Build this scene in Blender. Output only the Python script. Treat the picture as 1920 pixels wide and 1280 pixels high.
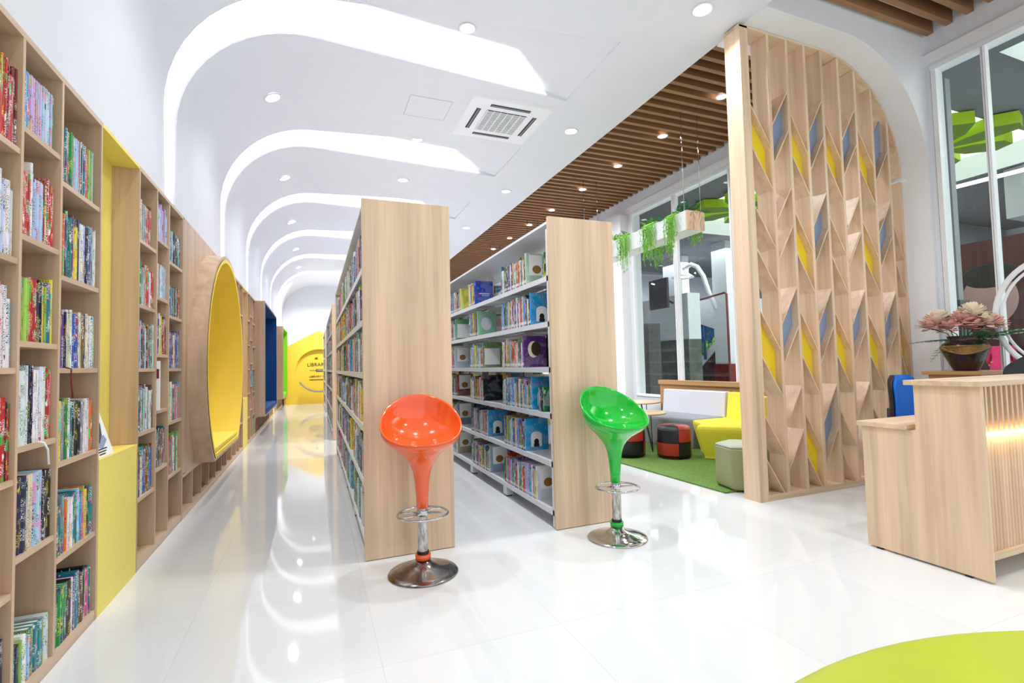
import bpy, bmesh, math, random
from mathutils import Vector, Matrix
random.seed(7)
PI = math.pi
for o in list(bpy.data.objects): bpy.data.objects.remove(o)
S = bpy.context.scene
COL = S.collection

# ------------------------------------------------------------------ camera, world, exposure
yaw, pitch, roll = 0.38158519, 0.04562073, -0.02416949
fwd = Vector((math.sin(yaw)*math.cos(pitch), math.cos(yaw)*math.cos(pitch), math.sin(pitch)))
rgt = Vector((math.cos(yaw), -math.sin(yaw), 0)); upv = rgt.cross(fwd)
r2 = rgt*math.cos(roll)+upv*math.sin(roll); u2 = -rgt*math.sin(roll)+upv*math.cos(roll)
cd = bpy.data.cameras.new('camera'); cam = bpy.data.objects.new('camera', cd); COL.objects.link(cam)
cd.sensor_width = 36; cd.lens = 927.45/1920*36; cd.clip_start = .05
m = Matrix((r2, u2, -fwd)).transposed().to_4x4(); m.translation = (0, 0, 1.2); cam.matrix_world = m
S.camera = cam
w = bpy.data.worlds.new('world'); S.world = w; w.use_nodes = True
w.node_tree.nodes['Background'].inputs[0].default_value = (.90, .94, 1, 1)
w.node_tree.nodes['Background'].inputs[1].default_value = 1.1
S.view_settings.view_transform = 'Standard'; S.view_settings.look = 'None'
S.view_settings.gamma = 1; S.view_settings.use_curve_mapping = False
S.view_settings.exposure = 0.26
COVE_E = 1.7; LAMP_W = 16; LAMP_E = 14; OUT_W = 110

def area_light(name, loc, size, power, color=(.95, .97, 1), rot=(0, 0, 0), parent=None, sizey=None, spread=None):
    d = bpy.data.lights.new(name, 'AREA'); d.energy = power; d.color = color
    d.shape = 'RECTANGLE' if sizey else 'DISK'; d.size = size
    if sizey: d.size_y = sizey
    if spread: d.spread = spread
    o = bpy.data.objects.new(name, d); COL.objects.link(o); o.location = loc; o.rotation_euler = rot
    if parent: o.parent = parent
    return o

# ------------------------------------------------------------------ materials
def lin(c): return tuple((x/12.92 if x <= .04045 else ((x+.055)/1.055)**2.4) for x in [v/255 for v in c])+(1,)
def base(name, c, rough=.5, metal=0, spec=None, coat=0):
    mt = bpy.data.materials.new(name); mt.use_nodes = True; b = mt.node_tree.nodes['Principled BSDF']
    b.inputs['Base Color'].default_value = lin(c); b.inputs['Roughness'].default_value = rough
    b.inputs['Metallic'].default_value = metal
    if spec is not None: b.inputs['Specular IOR Level'].default_value = spec
    if coat: b.inputs['Coat Weight'].default_value = coat; b.inputs['Coat Roughness'].default_value = .05
    return mt, mt.node_tree, b
def nd(nt, t, **k):
    n = nt.nodes.new(t)
    for a, v in k.items(): setattr(n, a, v)
    return n
def coords(nt, scale, kind='Object'):
    tc = nd(nt, 'ShaderNodeTexCoord'); mp = nd(nt, 'ShaderNodeMapping'); mp.inputs['Scale'].default_value = scale
    nt.links.new(tc.outputs[kind], mp.inputs[0]); return mp.outputs[0]
def noise(nt, vec, scale=1, detail=3, rough=.5):
    n = nd(nt, 'ShaderNodeTexNoise'); n.inputs['Scale'].default_value = scale; n.inputs['Detail'].default_value = detail
    n.inputs['Roughness'].default_value = rough; nt.links.new(vec, n.inputs['Vector']); return n.outputs['Fac']
def ramp(nt, fac, stops):
    r = nd(nt, 'ShaderNodeValToRGB'); e = r.color_ramp.elements
    while len(e) < len(stops): e.new(.5)
    for q, (p, c) in zip(e, stops): q.position = p; q.color = c
    nt.links.new(fac, r.inputs[0]); return r.outputs[0]
def mix(nt, f, a, b, mode='MIX'):
    n = nd(nt, 'ShaderNodeMix', data_type='RGBA', blend_type=mode)
    for s, v in ((n.inputs[0], f), (n.inputs[6], a), (n.inputs[7], b)):
        if hasattr(v, 'links'): nt.links.new(v, s)
        else: s.default_value = v
    return n.outputs[2]
def bump(nt, b, fac, strength=.2, dist=.002):
    n = nd(nt, 'ShaderNodeBump'); n.inputs['Strength'].default_value = strength; n.inputs['Distance'].default_value = dist
    nt.links.new(fac, n.inputs['Height']); nt.links.new(n.outputs[0], b.inputs['Normal'])
def soft(name, c, var=.06, scale=30, rough=.6, bm=0, **k):   # plain material with a little procedural variation
    mt, nt, b = base(name, c, rough, **k); l = lin(c)
    f = noise(nt, coords(nt, (scale,)*3), 1, 4)
    lo = tuple(x*(1-var) for x in l[:3])+(1,); hi = tuple(min(1, x*(1+var)) for x in l[:3])+(1,)
    nt.links.new(ramp(nt, f, [(.3, lo), (.7, hi)]), b.inputs['Base Color'])
    if bm: bump(nt, b, f, bm)
    return mt
def wood(name, c, axis='Z', dark=.80, light=1.08, rough=.42, board=7.0):
    mt, nt, b = base(name, c, rough); l = lin(c)
    def sc(cross, along): return {'Z': (cross, cross, along), 'X': (along, cross, cross), 'Y': (cross, along, cross)}[axis]
    g = noise(nt, coords(nt, sc(70, 1.6)), 1, 5, .6)
    h = noise(nt, coords(nt, sc(board, .15)), 1, 2, .5)
    k = noise(nt, coords(nt, sc(16, .8)), 1, 3, .55)
    t = lambda q, wm=1: (min(1, l[0]*q), min(1, l[1]*q*(.99 if wm else 1)), min(1, l[2]*q*(.96 if q < 1 else 1)), 1)
    c1 = ramp(nt, g, [(.3, t(dark+.06)), (.62, t(light))])
    c2 = ramp(nt, h, [(.36, t(dark)), (.5, t(1)), (.62, t(light+.06))])
    c3 = ramp(nt, k, [(.34, (.74, .70, .66, 1)), (.55, (1, 1, 1, 1))])
    x = mix(nt, .5, c1, c2); x = mix(nt, .55, x, c3, 'MULTIPLY')
    nt.links.new(x, b.inputs['Base Color']); bump(nt, b, g, .08, .001); return mt
def emit(name, c, s):
    mt = bpy.data.materials.new(name); mt.use_nodes = True; nt = mt.node_tree; nt.nodes.clear()
    e = nd(nt, 'ShaderNodeEmission'); e.inputs[0].default_value = lin(c); e.inputs[1].default_value = s
    o = nd(nt, 'ShaderNodeOutputMaterial'); nt.links.new(e.outputs[0], o.inputs[0]); return mt

M = {}
M['oak'] = wood('light_oak', (230, 200, 168)); M['oak_h'] = wood('light_oak_horizontal', (226, 197, 165), 'Y')
M['oak_x'] = wood('light_oak_across', (228, 199, 167), 'X')
M['case'] = wood('case_oak', (206, 176, 146)); M['case_h'] = wood('case_oak_horizontal', (209, 180, 151), 'Y')
M['slat'] = wood('walnut_slat', (158, 114, 76), 'X', rough=.55); M['slatback'] = soft('dark_backing', (70, 48, 34))
M['honey'] = wood('honey_wood', (190, 146, 96), 'Y')
M['plaster'] = soft('white_plaster', (228, 229, 237), .012, 6, .75)
M['white'] = soft('white_paint', (238, 239, 243), .01, 10, .45)
M['metal'] = soft('white_metal', (226, 228, 233), .02, 14, .35)
M['greymetal'] = soft('grey_metal', (150, 154, 162), .05, 20, .4)
M['yellow'] = soft('yellow_laminate', (246, 226, 112), .03, 40, .5)
M['yfelt'] = soft('yellow_felt', (254, 224, 92), .05, 180, .85, .2)
M['orange_y'] = soft('amber_board', (250, 204, 66), .03, 30, .55)
M['bfelt'] = soft('blue_felt', (0, 72, 132), .06, 180, .85, .2)
M['gfelt'] = soft('green_felt', (128, 200, 10), .06, 180, .85, .2)
M['p_yellow'] = soft('divider_yellow', (248, 216, 40), .03, 60, .6)
M['p_blue'] = soft('divider_blue', (142, 158, 190), .04, 60, .6)
M['black'] = soft('black_matte', (22, 22, 26), .1, 40, .5)
M['blackleather'] = soft('black_leather', (26, 26, 32), .15, 60, .38, .2)
M['redleather'] = soft('red_leather', (176, 50, 34), .08, 60, .38, .2)
M['olive'] = soft('olive_leather', (150, 152, 106), .05, 50, .45, .15); M['olive_top'] = soft('pale_olive_leather', (176, 184, 162), .05, 50, .4, .15)
M['sofawhite'] = soft('pale_grey_fabric', (214, 214, 224), .04, 150, .85, .2)
M['sofagrey'] = soft('grey_fabric', (150, 152, 160), .06, 150, .85, .2)
M['sofayel'] = soft('yellow_fabric', (240, 224, 66), .05, 150, .8, .2)
M['orange'] = base('orange_gloss', (244, 96, 36), .12, coat=.6)[0]; M['green'] = base('green_gloss', (0, 186, 48), .12, coat=.6)[0]
M['chrome'] = base('chrome', (205, 205, 208), .09, 1)[0]
def worn():
    mt, nt, b = base('worn_steel', (170, 168, 164), .35, .8)
    f = noise(nt, coords(nt, (40, 40, 12)), 1, 5, .7)
    nt.links.new(ramp(nt, f, [(.35, lin((120, 118, 112))), (.6, lin((214, 214, 212)))]), b.inputs['Base Color']); return mt
M['steel'] = worn()
def rusty():
    mt, nt, b = base('tarnished_chrome', (150, 140, 138), .16, 1)
    f = noise(nt, coords(nt, (5, 5, 5)), 1, 3, .6)
    nt.links.new(ramp(nt, f, [(.4, lin((112, 92, 86))), (.62, lin((186, 182, 182)))]), b.inputs['Base Color']); return mt
M['tarnish'] = rusty()
M['bluechair'] = soft('blue_fabric', (0, 104, 206), .06, 140, .7, .2)
M['stone'] = soft('dark_granite', (78, 82, 82), .25, 60, .5); M['marble'] = soft('green_grey_marble', (92, 98, 92), .3, 4, .3)
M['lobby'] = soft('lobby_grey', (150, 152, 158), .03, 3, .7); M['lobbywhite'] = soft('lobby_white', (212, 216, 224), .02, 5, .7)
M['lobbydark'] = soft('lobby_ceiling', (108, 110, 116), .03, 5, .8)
M['darkred'] = soft('dark_red_wall', (62, 22, 26), .25, 3, .6); M['redpaint'] = soft('red_paint', (112, 26, 22), .08, 6, .5)
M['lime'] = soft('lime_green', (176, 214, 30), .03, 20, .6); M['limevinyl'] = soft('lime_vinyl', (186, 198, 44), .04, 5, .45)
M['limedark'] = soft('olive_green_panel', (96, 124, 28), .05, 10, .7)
M['leaf'] = soft('dark_leaf', (22, 112, 52), .4, 25, .45); M['leaf2'] = soft('bright_leaf', (120, 190, 30), .35, 30, .5)
M['vine'] = soft('light_green_vine', (136, 208, 44), .3, 40, .5)
M['pink'] = soft('pink_petal', (255, 200, 192), .12, 30, .6); M['cream'] = soft('cream_petal', (252, 234, 212), .1, 30, .6)
M['pot'] = soft('dark_glazed_clay', (52, 36, 34), .2, 20, .2); M['gold'] = soft('bronze_clay', (150, 108, 52), .25, 30, .4)
M['pinkcloth'] = soft('magenta_cloth', (214, 54, 104), .08, 30, .8); M['skin'] = soft('skin', (214, 160, 130), .03, 10, .6)
M['hair'] = soft('black_hair', (24, 18, 18), .2, 60, .6); M['greycloth'] = soft('grey_cloth', (170, 172, 186), .08, 30, .8)
M['lobbyblue'] = soft('mural_blue', (10, 92, 150), .3, 2, .5)
M['lamp'] = emit('lamp_white', (255, 255, 255), LAMP_E); M['cove'] = emit('cove_white', (250, 251, 255), COVE_E)
M['tube'] = emit('tube_white', (236, 240, 255), 7); M['warm'] = emit('warm_strip', (255, 226, 170), 22)
M['lobbycove'] = emit('lobby_cove', (244, 255, 226), 1.6)
M['text'] = soft('dark_lettering', (58, 44, 24), .1, 20, .6); M['paper'] = soft('white_paper', (240, 240, 238), .02, 20, .7)
def floor_mat():
    mt, nt, b = base('polished_tile', (226, 225, 221), .045)
    br = nd(nt, 'ShaderNodeTexBrick'); br.offset = 0; br.squash = 1
    br.inputs['Scale'].default_value = 1; br.inputs['Mortar Size'].default_value = .0016; br.inputs['Brick Width'].default_value = .8
    br.inputs['Row Height'].default_value = .8; br.inputs['Mortar Smooth'].default_value = .3
    br.inputs['Color1'].default_value = lin((228, 229, 230)); br.inputs['Color2'].default_value = lin((224, 225, 226)); br.inputs['Mortar'].default_value = lin((210, 210, 210))
    tc = nd(nt, 'ShaderNodeTexCoord'); nt.links.new(tc.outputs['Object'], br.inputs['Vector'])
    nt.links.new(br.outputs['Color'], b.inputs['Base Color'])
    f = noise(nt, coords(nt, (1.4, 1.4, 1)), 1, 2); bump(nt, b, f, .10, .01)
    b.inputs['IOR'].default_value = 1.55; return mt
M['floor'] = floor_mat()
def turf():
    mt, nt, b = base('green_turf', (84, 124, 48), .9)
    f = noise(nt, coords(nt, (55, 55, 55)), 1, 5, .8)
    nt.links.new(ramp(nt, f, [(.3, lin((60, 96, 34))), (.7, lin((128, 164, 74)))]), b.inputs['Base Color']); bump(nt, b, f, .6, .01); return mt
M['turf'] = turf()
def glass():
    mt = bpy.data.materials.new('window_glass'); mt.use_nodes = True; nt = mt.node_tree; nt.nodes.clear()
    t = nd(nt, 'ShaderNodeBsdfTransparent'); g = nd(nt, 'ShaderNodeBsdfGlossy'); g.inputs['Roughness'].default_value = .01
    t.inputs[0].default_value = (.93, .97, .96, 1); fr = nd(nt, 'ShaderNodeFresnel'); fr.inputs[0].default_value = 1.45
    mx = nd(nt, 'ShaderNodeMixShader'); o = nd(nt, 'ShaderNodeOutputMaterial')
    ge = nd(nt, 'ShaderNodeNewGeometry'); mm = nd(nt, 'ShaderNodeMath', operation='MULTIPLY'); sb = nd(nt, 'ShaderNodeMath', operation='SUBTRACT'); sb.inputs[0].default_value = 1
    nt.links.new(ge.outputs['Backfacing'], sb.inputs[1]); nt.links.new(sb.outputs[0], mm.inputs[0]); nt.links.new(fr.outputs[0], mm.inputs[1]); nt.links.new(mm.outputs[0], mx.inputs[0]); nt.links.new(t.outputs[0], mx.inputs[1]); nt.links.new(g.outputs[0], mx.inputs[2]); nt.links.new(mx.outputs[0], o.inputs[0])
    return mt
M['glass'] = glass()
def book_mat():     # cover colour from the book, printed marks (titles, pictures) from noise in cover coordinates
    mt, nt, b = base('printed_cover', (200, 200, 200), .38)
    at = nd(nt, 'ShaderNodeAttribute', attribute_name='Col'); a2 = nd(nt, 'ShaderNodeAttribute', attribute_name='Ink')
    uv = nd(nt, 'ShaderNodeUVMap', uv_map='UVMap')
    def mp(sc):
        q = nd(nt, 'ShaderNodeMapping'); q.inputs['Scale'].default_value = sc; nt.links.new(uv.outputs[0], q.inputs[0]); return q.outputs[0]
    def thr(f, a, c): return ramp(nt, f, [(a, (0, 0, 0, 1)), (c, (1, 1, 1, 1))])
    letters = thr(noise(nt, mp((420, 230, 1)), 1, 1), .53, .57); rows = thr(noise(nt, mp((6, 11, 1)), 1, 1), .5, .54)
    pic = thr(noise(nt, mp((20, 12, 1)), 1, 3, .6), .56, .60); pic2 = thr(noise(nt, mp((70, 16, 1)), 1, 2, .6), .64, .67)
    hs = nd(nt, 'ShaderNodeHueSaturation'); hs.inputs[0].default_value = .82; hs.inputs[1].default_value = .9; hs.inputs[2].default_value = .8
    nt.links.new(at.outputs['Color'], hs.inputs['Color'])
    x = mix(nt, pic, at.outputs['Color'], hs.outputs[0]); x = mix(nt, pic2, x, a2.outputs['Color'])
    t = mix(nt, rows, (0, 0, 0, 1), letters); x = mix(nt, t, x, a2.outputs['Color'])
    fin = mix(nt, a2.outputs['Alpha'], at.outputs['Color'], x)
    nt.links.new(fin, b.inputs['Base Color']); return mt
M['book'] = book_mat()

# ------------------------------------------------------------------ mesh builder
ORG = {}
class MB:
    def __init__(s): s.v = []; s.f = []; s.mi = []; s.sm = []; s.fc = []; s.uv = []; s.xf = None
    def pt(s, p):
        p = Vector(p); s.v.append(s.xf @ p if s.xf else p); return len(s.v)-1
    def face(s, idx, mi=0, sm=False, col=None, uv=None): s.f.append(idx); s.mi.append(mi); s.sm.append(sm); s.fc.append(col); s.uv.append(uv)
    def poly(s, pts, mi=0, sm=False, col=None, uv=None): s.face([s.pt(p) for p in pts], mi, sm, col, uv)
    def box(s, x0, x1, y0, y1, z0, z1, mi=0):
        if x0 > x1: x0, x1 = x1, x0
        if y0 > y1: y0, y1 = y1, y0
        i = [s.pt(p) for p in ((x0,y0,z0),(x1,y0,z0),(x1,y1,z0),(x0,y1,z0),(x0,y0,z1),(x1,y0,z1),(x1,y1,z1),(x0,y1,z1))]
        for q in ((3,2,1,0),(4,5,6,7),(0,1,5,4),(1,2,6,5),(2,3,7,6),(3,0,4,7)): s.face([i[k] for k in q], mi)
        return s
    def prism(s, pts, vec, mi=0, mi2=None):      # closed polygon pushed along vec
        n = len(pts); vec = Vector(vec); a = [s.pt(p) for p in pts]; b = [s.pt(Vector(p)+vec) for p in pts]
        s.face(a[::-1], mi); s.face(b, mi if mi2 is None else mi2)
        for k in range(n): s.face([a[k], a[(k+1) % n], b[(k+1) % n], b[k]], mi)
        return s
    def loft(s, rings, mi=0, sm=True, caps=(0, 0), closed=True):
        R = [[s.pt(p) for p in r] for r in rings]; n = len(R[0])
        for a, b in zip(R, R[1:]):
            for k in range(n if closed else n-1): s.face([a[k], a[(k+1) % n], b[(k+1) % n], b[k]], mi, sm)
        if caps[0]: s.face(R[0][::-1], mi)
        if caps[1]: s.face(R[-1], mi)
        return s
    def lathe(s, prof, c=(0, 0, 0), seg=32, mi=0, caps=(0, 0), a0=0, a1=2*PI, sm=True):
        full = abs(a1-a0-2*PI) < 1e-6; n = seg if full else seg+1
        an = [a0+(a1-a0)*k/seg for k in range(n)]
        return s.loft([[(c[0]+r*math.cos(a), c[1]+r*math.sin(a), c[2]+z) for a in an] for r, z in prof], mi, sm, caps, full)
    def tube(s, path, r, seg=8, mi=0, closed=False):
        P = [Vector(p) for p in path]; n = len(P); rings = []; prev = None
        for k, p in enumerate(P):
            t = (P[(k+1) % n]-P[k-1]) if closed else (P[min(k+1, n-1)]-P[max(k-1, 0)])
            t.normalize(); a = Vector((0, 0, 1)) if abs(t.z) < .9 else Vector((1, 0, 0))
            if prev is not None: a = prev
            x = (a-t*a.dot(t)).normalized(); prev = x; y = t.cross(x); rr = r[k] if isinstance(r, (list, tuple)) else r
            rings.append([p+x*rr*math.cos(2*PI*j/seg)+y*rr*math.sin(2*PI*j/seg) for j in range(seg)])
        if closed: rings.append(rings[0])
        return s.loft(rings, mi, True, (0, 0) if closed else (1, 1))
    def ball(s, c, rx, ry=None, rz=None, seg=12, rg=8, mi=0):
        ry = ry or rx; rz = rz or rx
        return s.loft([[(c[0]+rx*math.sin(PI*j/rg+1e-4)*math.cos(2*PI*k/seg), c[1]+ry*math.sin(PI*j/rg+1e-4)*math.sin(2*PI*k/seg), c[2]-rz*math.cos(PI*j/rg)) for k in range(seg)] for j in range(rg+1)], mi)
    def build(s, name, mats, parent=None, bevel=0, label=None):
        me = bpy.data.meshes.new(name)
        if parent is not None: o0 = ORG.get(parent.name, Vector())
        else:
            xs = [v.x for v in s.v]; ys = [v.y for v in s.v]; zs = [v.z for v in s.v]
            o0 = Vector(((min(xs)+max(xs))/2, (min(ys)+max(ys))/2, min(zs)))
        me.from_pydata([v-o0 for v in s.v], [], s.f)
        for q in (mats if isinstance(mats, (list, tuple)) else [mats]): me.materials.append(M[q] if isinstance(q, str) else q)
        me.polygons.foreach_set('material_index', s.mi); me.polygons.foreach_set('use_smooth', s.sm)
        if any(c is not None for c in s.fc):
            ca = me.color_attributes.new('Col', 'FLOAT_COLOR', 'CORNER'); ia = me.color_attributes.new('Ink', 'FLOAT_COLOR', 'CORNER'); ul = me.uv_layers.new(name='UVMap')
            A = []; B = []; U = []
            for f, c, u in zip(s.f, s.fc, s.uv):
                c = c or ((.8, .8, .8, 1), (.8, .8, .8, 0))
                for k in range(len(f)): A += c[0]; B += c[1]; U += (u[k] if u else (0, 0))
            ca.data.foreach_set('color', A); ia.data.foreach_set('color', B); ul.data.foreach_set('uv', U)
        me.validate(); me.update()
        o = bpy.data.objects.new(name, me); COL.objects.link(o); ORG[o.name] = o0
        if parent is not None: o.parent = parent
        else: o.location = o0
        if bevel:
            b = o.modifiers.new('bevel', 'BEVEL'); b.width = bevel; b.segments = 2; b.limit_method = 'ANGLE'
        if label: o['label'] = label
        return o
def thing(name, label, cat, loc=(0, 0, 0), group=None):
    o = bpy.data.objects.new(name, None); COL.objects.link(o); o.location = loc; o.empty_display_size = .1
    o['label'] = label; o['category'] = cat; ORG[o.name] = Vector(loc)
    if group: o['group'] = group
    return o
def tag(o, label, cat, group=None, kind=None):
    o['label'] = label; o['category'] = cat
    if group: o['group'] = group
    if kind: o['kind'] = kind
    return o
def struct(o): o['kind'] = 'structure'; return o
def B(*a): return MB().box(*a)
def copy_tree(o, parent=None):
    c = o.copy(); COL.objects.link(c); ORG[c.name] = ORG.get(o.name, Vector())
    if parent is not None: c.parent = parent
    for ch in list(o.children): copy_tree(ch, c)
    return c
ORD = ['zeroth','first','second','third','fourth','fifth','sixth','seventh','eighth','ninth','tenth','eleventh','twelfth','thirteenth','fourteenth','fifteenth','sixteenth','seventeenth','eighteenth','nineteenth','twentieth']
for a, b in (('twenty', 'thirtieth'), ('thirty', 'fortieth'), ('forty', 'fiftieth'), ('fifty', 'sixtieth'), ('sixty', 'seventieth'), ('seventy', 'eightieth'), ('eighty', 'ninetieth'), ('ninety', 'hundredth'), ('later', 'later'), ('later', 'later')): ORD += [a+'-'+x for x in ORD[1:10]] + [b]

# ------------------------------------------------------------------ room shell
ZC, WX, RX = 4.12, -1.0, 5.6
struct(B(-1.6, 16.5, -2.2, 19.2, -.06, 0).build('floor', 'floor'))
prof = [(WX, 2.49), (WX, 2.8), (WX, 3.12)]
for k in range(1, 13): a = PI-PI/2*k/12; prof.append((math.cos(a), 3.12+math.sin(a)))
prof += [(.66, ZC), (1.3, ZC), (1.86, ZC), (2.63, ZC)]
nrm = []
for k, (x, z) in enumerate(prof):
    if z < 3.13: nrm.append((-1, 0))
    elif x < -.001: nrm.append((x, z-3.12))
    else: nrm.append((0, 1))
arc = [0]
for a, b in zip(prof, prof[1:]): arc.append(arc[-1]+math.dist(a, b))
def lips(k):       # near and far edge of every cove, flaring from wall to ceiling
    x, z = prof[k]
    if x < 0: t = arc[k]/arc[14]; return 4.22-.17*t, 4.50+.06*t
    t = x/2.63; return 4.05-.36*t, 4.56+.21*t
coves = [i*2.345 for i in range(6)]
cm = MB()
def cq(k, y0a, y1a, y0b, y1b, d0=0, d1=0, y=None):
    p = lambda j, yy, d: (prof[j][0]+nrm[j][0]*d, yy, prof[j][1]+nrm[j][1]*d)
    cm.poly([p(k, y0a, d0), p(k+1, y0b, d0), p(k+1, y1b, d1), p(k, y1a, d1)], 0, True)
D = .13
for k in range(len(prof)-1):
    n0, f0 = lips(k); n1, f1 = lips(k+1); ya, yb = -2.0, -2.0
    for c in coves:
        cq(k, ya, n0+c, yb, n1+c)
        D1 = .02 if k == len(prof)-2 else D
        for s0, s1, dd in ((n0+c, n0+c, (0, D)), (n0+c, f0+c, (D, D)), (f0+c, f0+c, (D, 0))):
            e0, e1 = (n1+c if s0 == n0+c else f1+c), (f1+c if s1 == f0+c else n1+c)
            if k < len(prof)-2: cq(k, s0, s1, e0, e1, *dd); continue
            P_ = lambda j, yy, d: (prof[j][0], yy, prof[j][1]+d)
            if s0 == s1: cm.poly([P_(k, s0, 0), P_(k+1, e0, 0), P_(k+1, e0, D1), P_(k, s0, D)])
            else: cm.poly([P_(k, s0, D), P_(k+1, e0, D1), P_(k+1, e1, D1), P_(k, s1, D)])
        ya, yb = f0+c, f1+c
    cq(k, ya, 18.8, yb, 18.8)
nl, fl = lips(len(prof)-1)
for c in coves:
    cm.poly([(2.63, nl+c, ZC), (2.63, fl+c, ZC), (2.63, fl+c, ZC+.02), (2.63, nl+c, ZC+.02)])
    cm.poly([(WX, 4.22+c, 2.49), (WX-D, 4.22+c, 2.49), (WX-D, 4.50+c, 2.49), (WX, 4.50+c, 2.49)])
cm.poly([(2.63, -2, ZC), (3.5, -2, ZC), (3.5, 18.8, ZC), (2.63, 18.8, ZC)])
cm.poly([(3.5, -2, ZC), (3.5, -2, 4.75), (3.5, 18.8, 4.75), (3.5, 18.8, ZC)])
cm.poly([(-1.5, -2, 4.75), (3.5, -2, 4.75), (3.5, 18.8, 4.75), (-1.5, 18.8, 4.75)])
co = struct(cm.build('ceiling', 'plaster'))
bm_ = bmesh.new(); bm_.from_mesh(co.data); bmesh.ops.remove_doubles(bm_, verts=bm_.verts, dist=.0005); bm_.to_mesh(co.data); bm_.free(); co.data.set_sharp_from_angle(angle=math.radians(24))
# lamps that light each cove: a slanted white diffuser from the far lip up to the top of the recess
def cove_lamp(c, i):
    q = MB()
    K = [k for k in range(len(prof)) if prof[k][0] < 2.3]
    rows = []
    for k in K:
        n, f = lips(k); x, z = prof[k]; wd = (f-n)
        rows.append((x, z, nrm[k], f+c-.004, max(n+c+.03, f+c-(.25 if x < -.99 else .25+.17*min(1, (x+1)/1.0)))))
    L = [(x+nx*.012, yf, z+nz*.012) for x, z, (nx, nz), yf, yt in rows]; T = [(x+nx*(D-.01), yt, z+nz*(D-.01)) for x, z, (nx, nz), yf, yt in rows]
    L[-1] = (2.38, L[-1][1]+.035, L[-1][2])
    for k in range(len(L)-1): q.poly([L[k], L[k+1], T[k+1], T[k]], 0, True)
    n = len(L)
    q.poly([(v[0], v[1], v[2]+.004) if abs(nrm[K[-1]][1]-1) < .1 else v for v in (L[-2], T[-2], T[-1], L[-1])])
    o = q.build('cove_light', 'cove')
    tag(o, '%s curved cove light, counting from the camera, running up the left wall' % ['nearest', 'second', 'third', 'fourth', 'fifth', 'farthest'][i], 'ceiling light', 'curved cove lights in the vaulted ceiling')
for i, c in enumerate(coves): cove_lamp(c, i)
# walls
struct(MB().box(-1.42, -1.32, -2, 18.8, 0, 4.75).build('wall_left', 'plaster'))
struct(B(-1.5, 5.8, 18.72, 18.85, 0, 4.8).build('wall_back', 'plaster'))
wl = MB()
wl.box(RX, RX+.2, -2, 18.8, 3.99, 4.8)                        # above the windows
wl.box(RX, RX+.2, 2.83, 3.75, 0, 3.99); wl.box(RX, RX+.2, 7.75, 18.8, 0, 3.99)
wl.box(RX, RX+.2, 3.75, 7.75, 0, .55); wl.box(RX, RX+.2, -2, 2.83, 0, .55)
struct(wl.build('wall_right', 'plaster'))
struct(B(5.42, RX, 7.85, 8.3, 0, 3.99).build('trim_1', 'white'))
struct(B(RX-.03, RX-.001, -2, 18.7, 4.02, 4.12).build('trim_2', 'white'))
# arched rib over the divider
ar = [(3.5, 4.105), (4.45, 4.105)]
AR, AXc, AZc = 1.105, 4.45, 3.0
for k in range(1, 17): a = PI/2-PI/2*k/16; ar.append((AXc+AR*math.cos(a), AZc+AR*math.sin(a)))
ar.append((AXc+AR, 0))
rb = MB(); top = 4.75
for y in (2.87, 3.42):
    for (x0, z0), (x1, z1) in zip(ar, ar[1:]):
        if z1 > 0 or x1-x0 > 0: rb.poly([(x0, y, z0), (x1, y, z1), (x1, y, top), (x0, y, top)])
    rb.poly([(AXc+AR, y, 0), (RX, y, 0), (RX, y, top), (AXc+AR, y, top)])
for (x0, z0), (x1, z1) in zip(ar, ar[1:]): rb.poly([(x0, 2.87, z0), (x1, 2.87, z1), (x1, 3.42, z1), (x0, 3.42, z0)], 0, True)
rb.poly([(3.5, 2.87, 4.105), (3.5, 3.42, 4.105), (3.5, 3.42, top), (3.5, 2.87, top)])
struct(rb.build('trim_3', 'white'))
# slatted wood ceilings, far bay and near bay
def slats(y0, y1, name):
    q = MB(); y = y0
    while y < y1: q.box(3.52, RX-.002, y, y+.055, 4.31, 4.43, 0); y += .16
    q.box(3.5, RX, y0-.05, y1, 4.5, 4.53, 1); return struct(q.build(name, ['slat', 'slatback']))
slats(3.5, 18.6, 'ceiling.001'); slats(-1.7, 2.8, 'ceiling.002')
# windows (mullions, frame, panes)
def window(name, ys, z0, z1, wav=.035):
    f = MB(); f.box(RX-.012, RX+.05, ys[0]-.04, ys[0], z0, z1); f.box(RX-.012, RX+.05, ys[-1], ys[-1]+.04, z0, z1)
    f.box(RX-.02, RX+.08, ys[0]-.04, ys[-1]+.04, z1, z1+.04); f.box(RX-.02, RX+.08, ys[0]-.04, ys[-1]+.04, z0-.04, z0)
    for y in ys[1:-1]: f.box(RX-.01, RX+.05, y-wav, y+wav, z0, z1); f.box(RX-.022, RX-.009, y-wav*.5, y-wav*.2, z0, z1); f.box(RX-.022, RX-.009, y+wav*.2, y+wav*.5, z0, z1)
    o = struct(f.build(name, 'white'))
    B(RX+.03, RX+.038, ys[0], ys[-1], z0, z1).build('window_pane', 'glass', o)
window('window_1', [-1.9, -.6, .95, 2.42, 2.78], .6, 3.95, .018)
window('window_2', [3.85, 5.33, 6.55, 7.7], .6, 3.95, .05)

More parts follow.
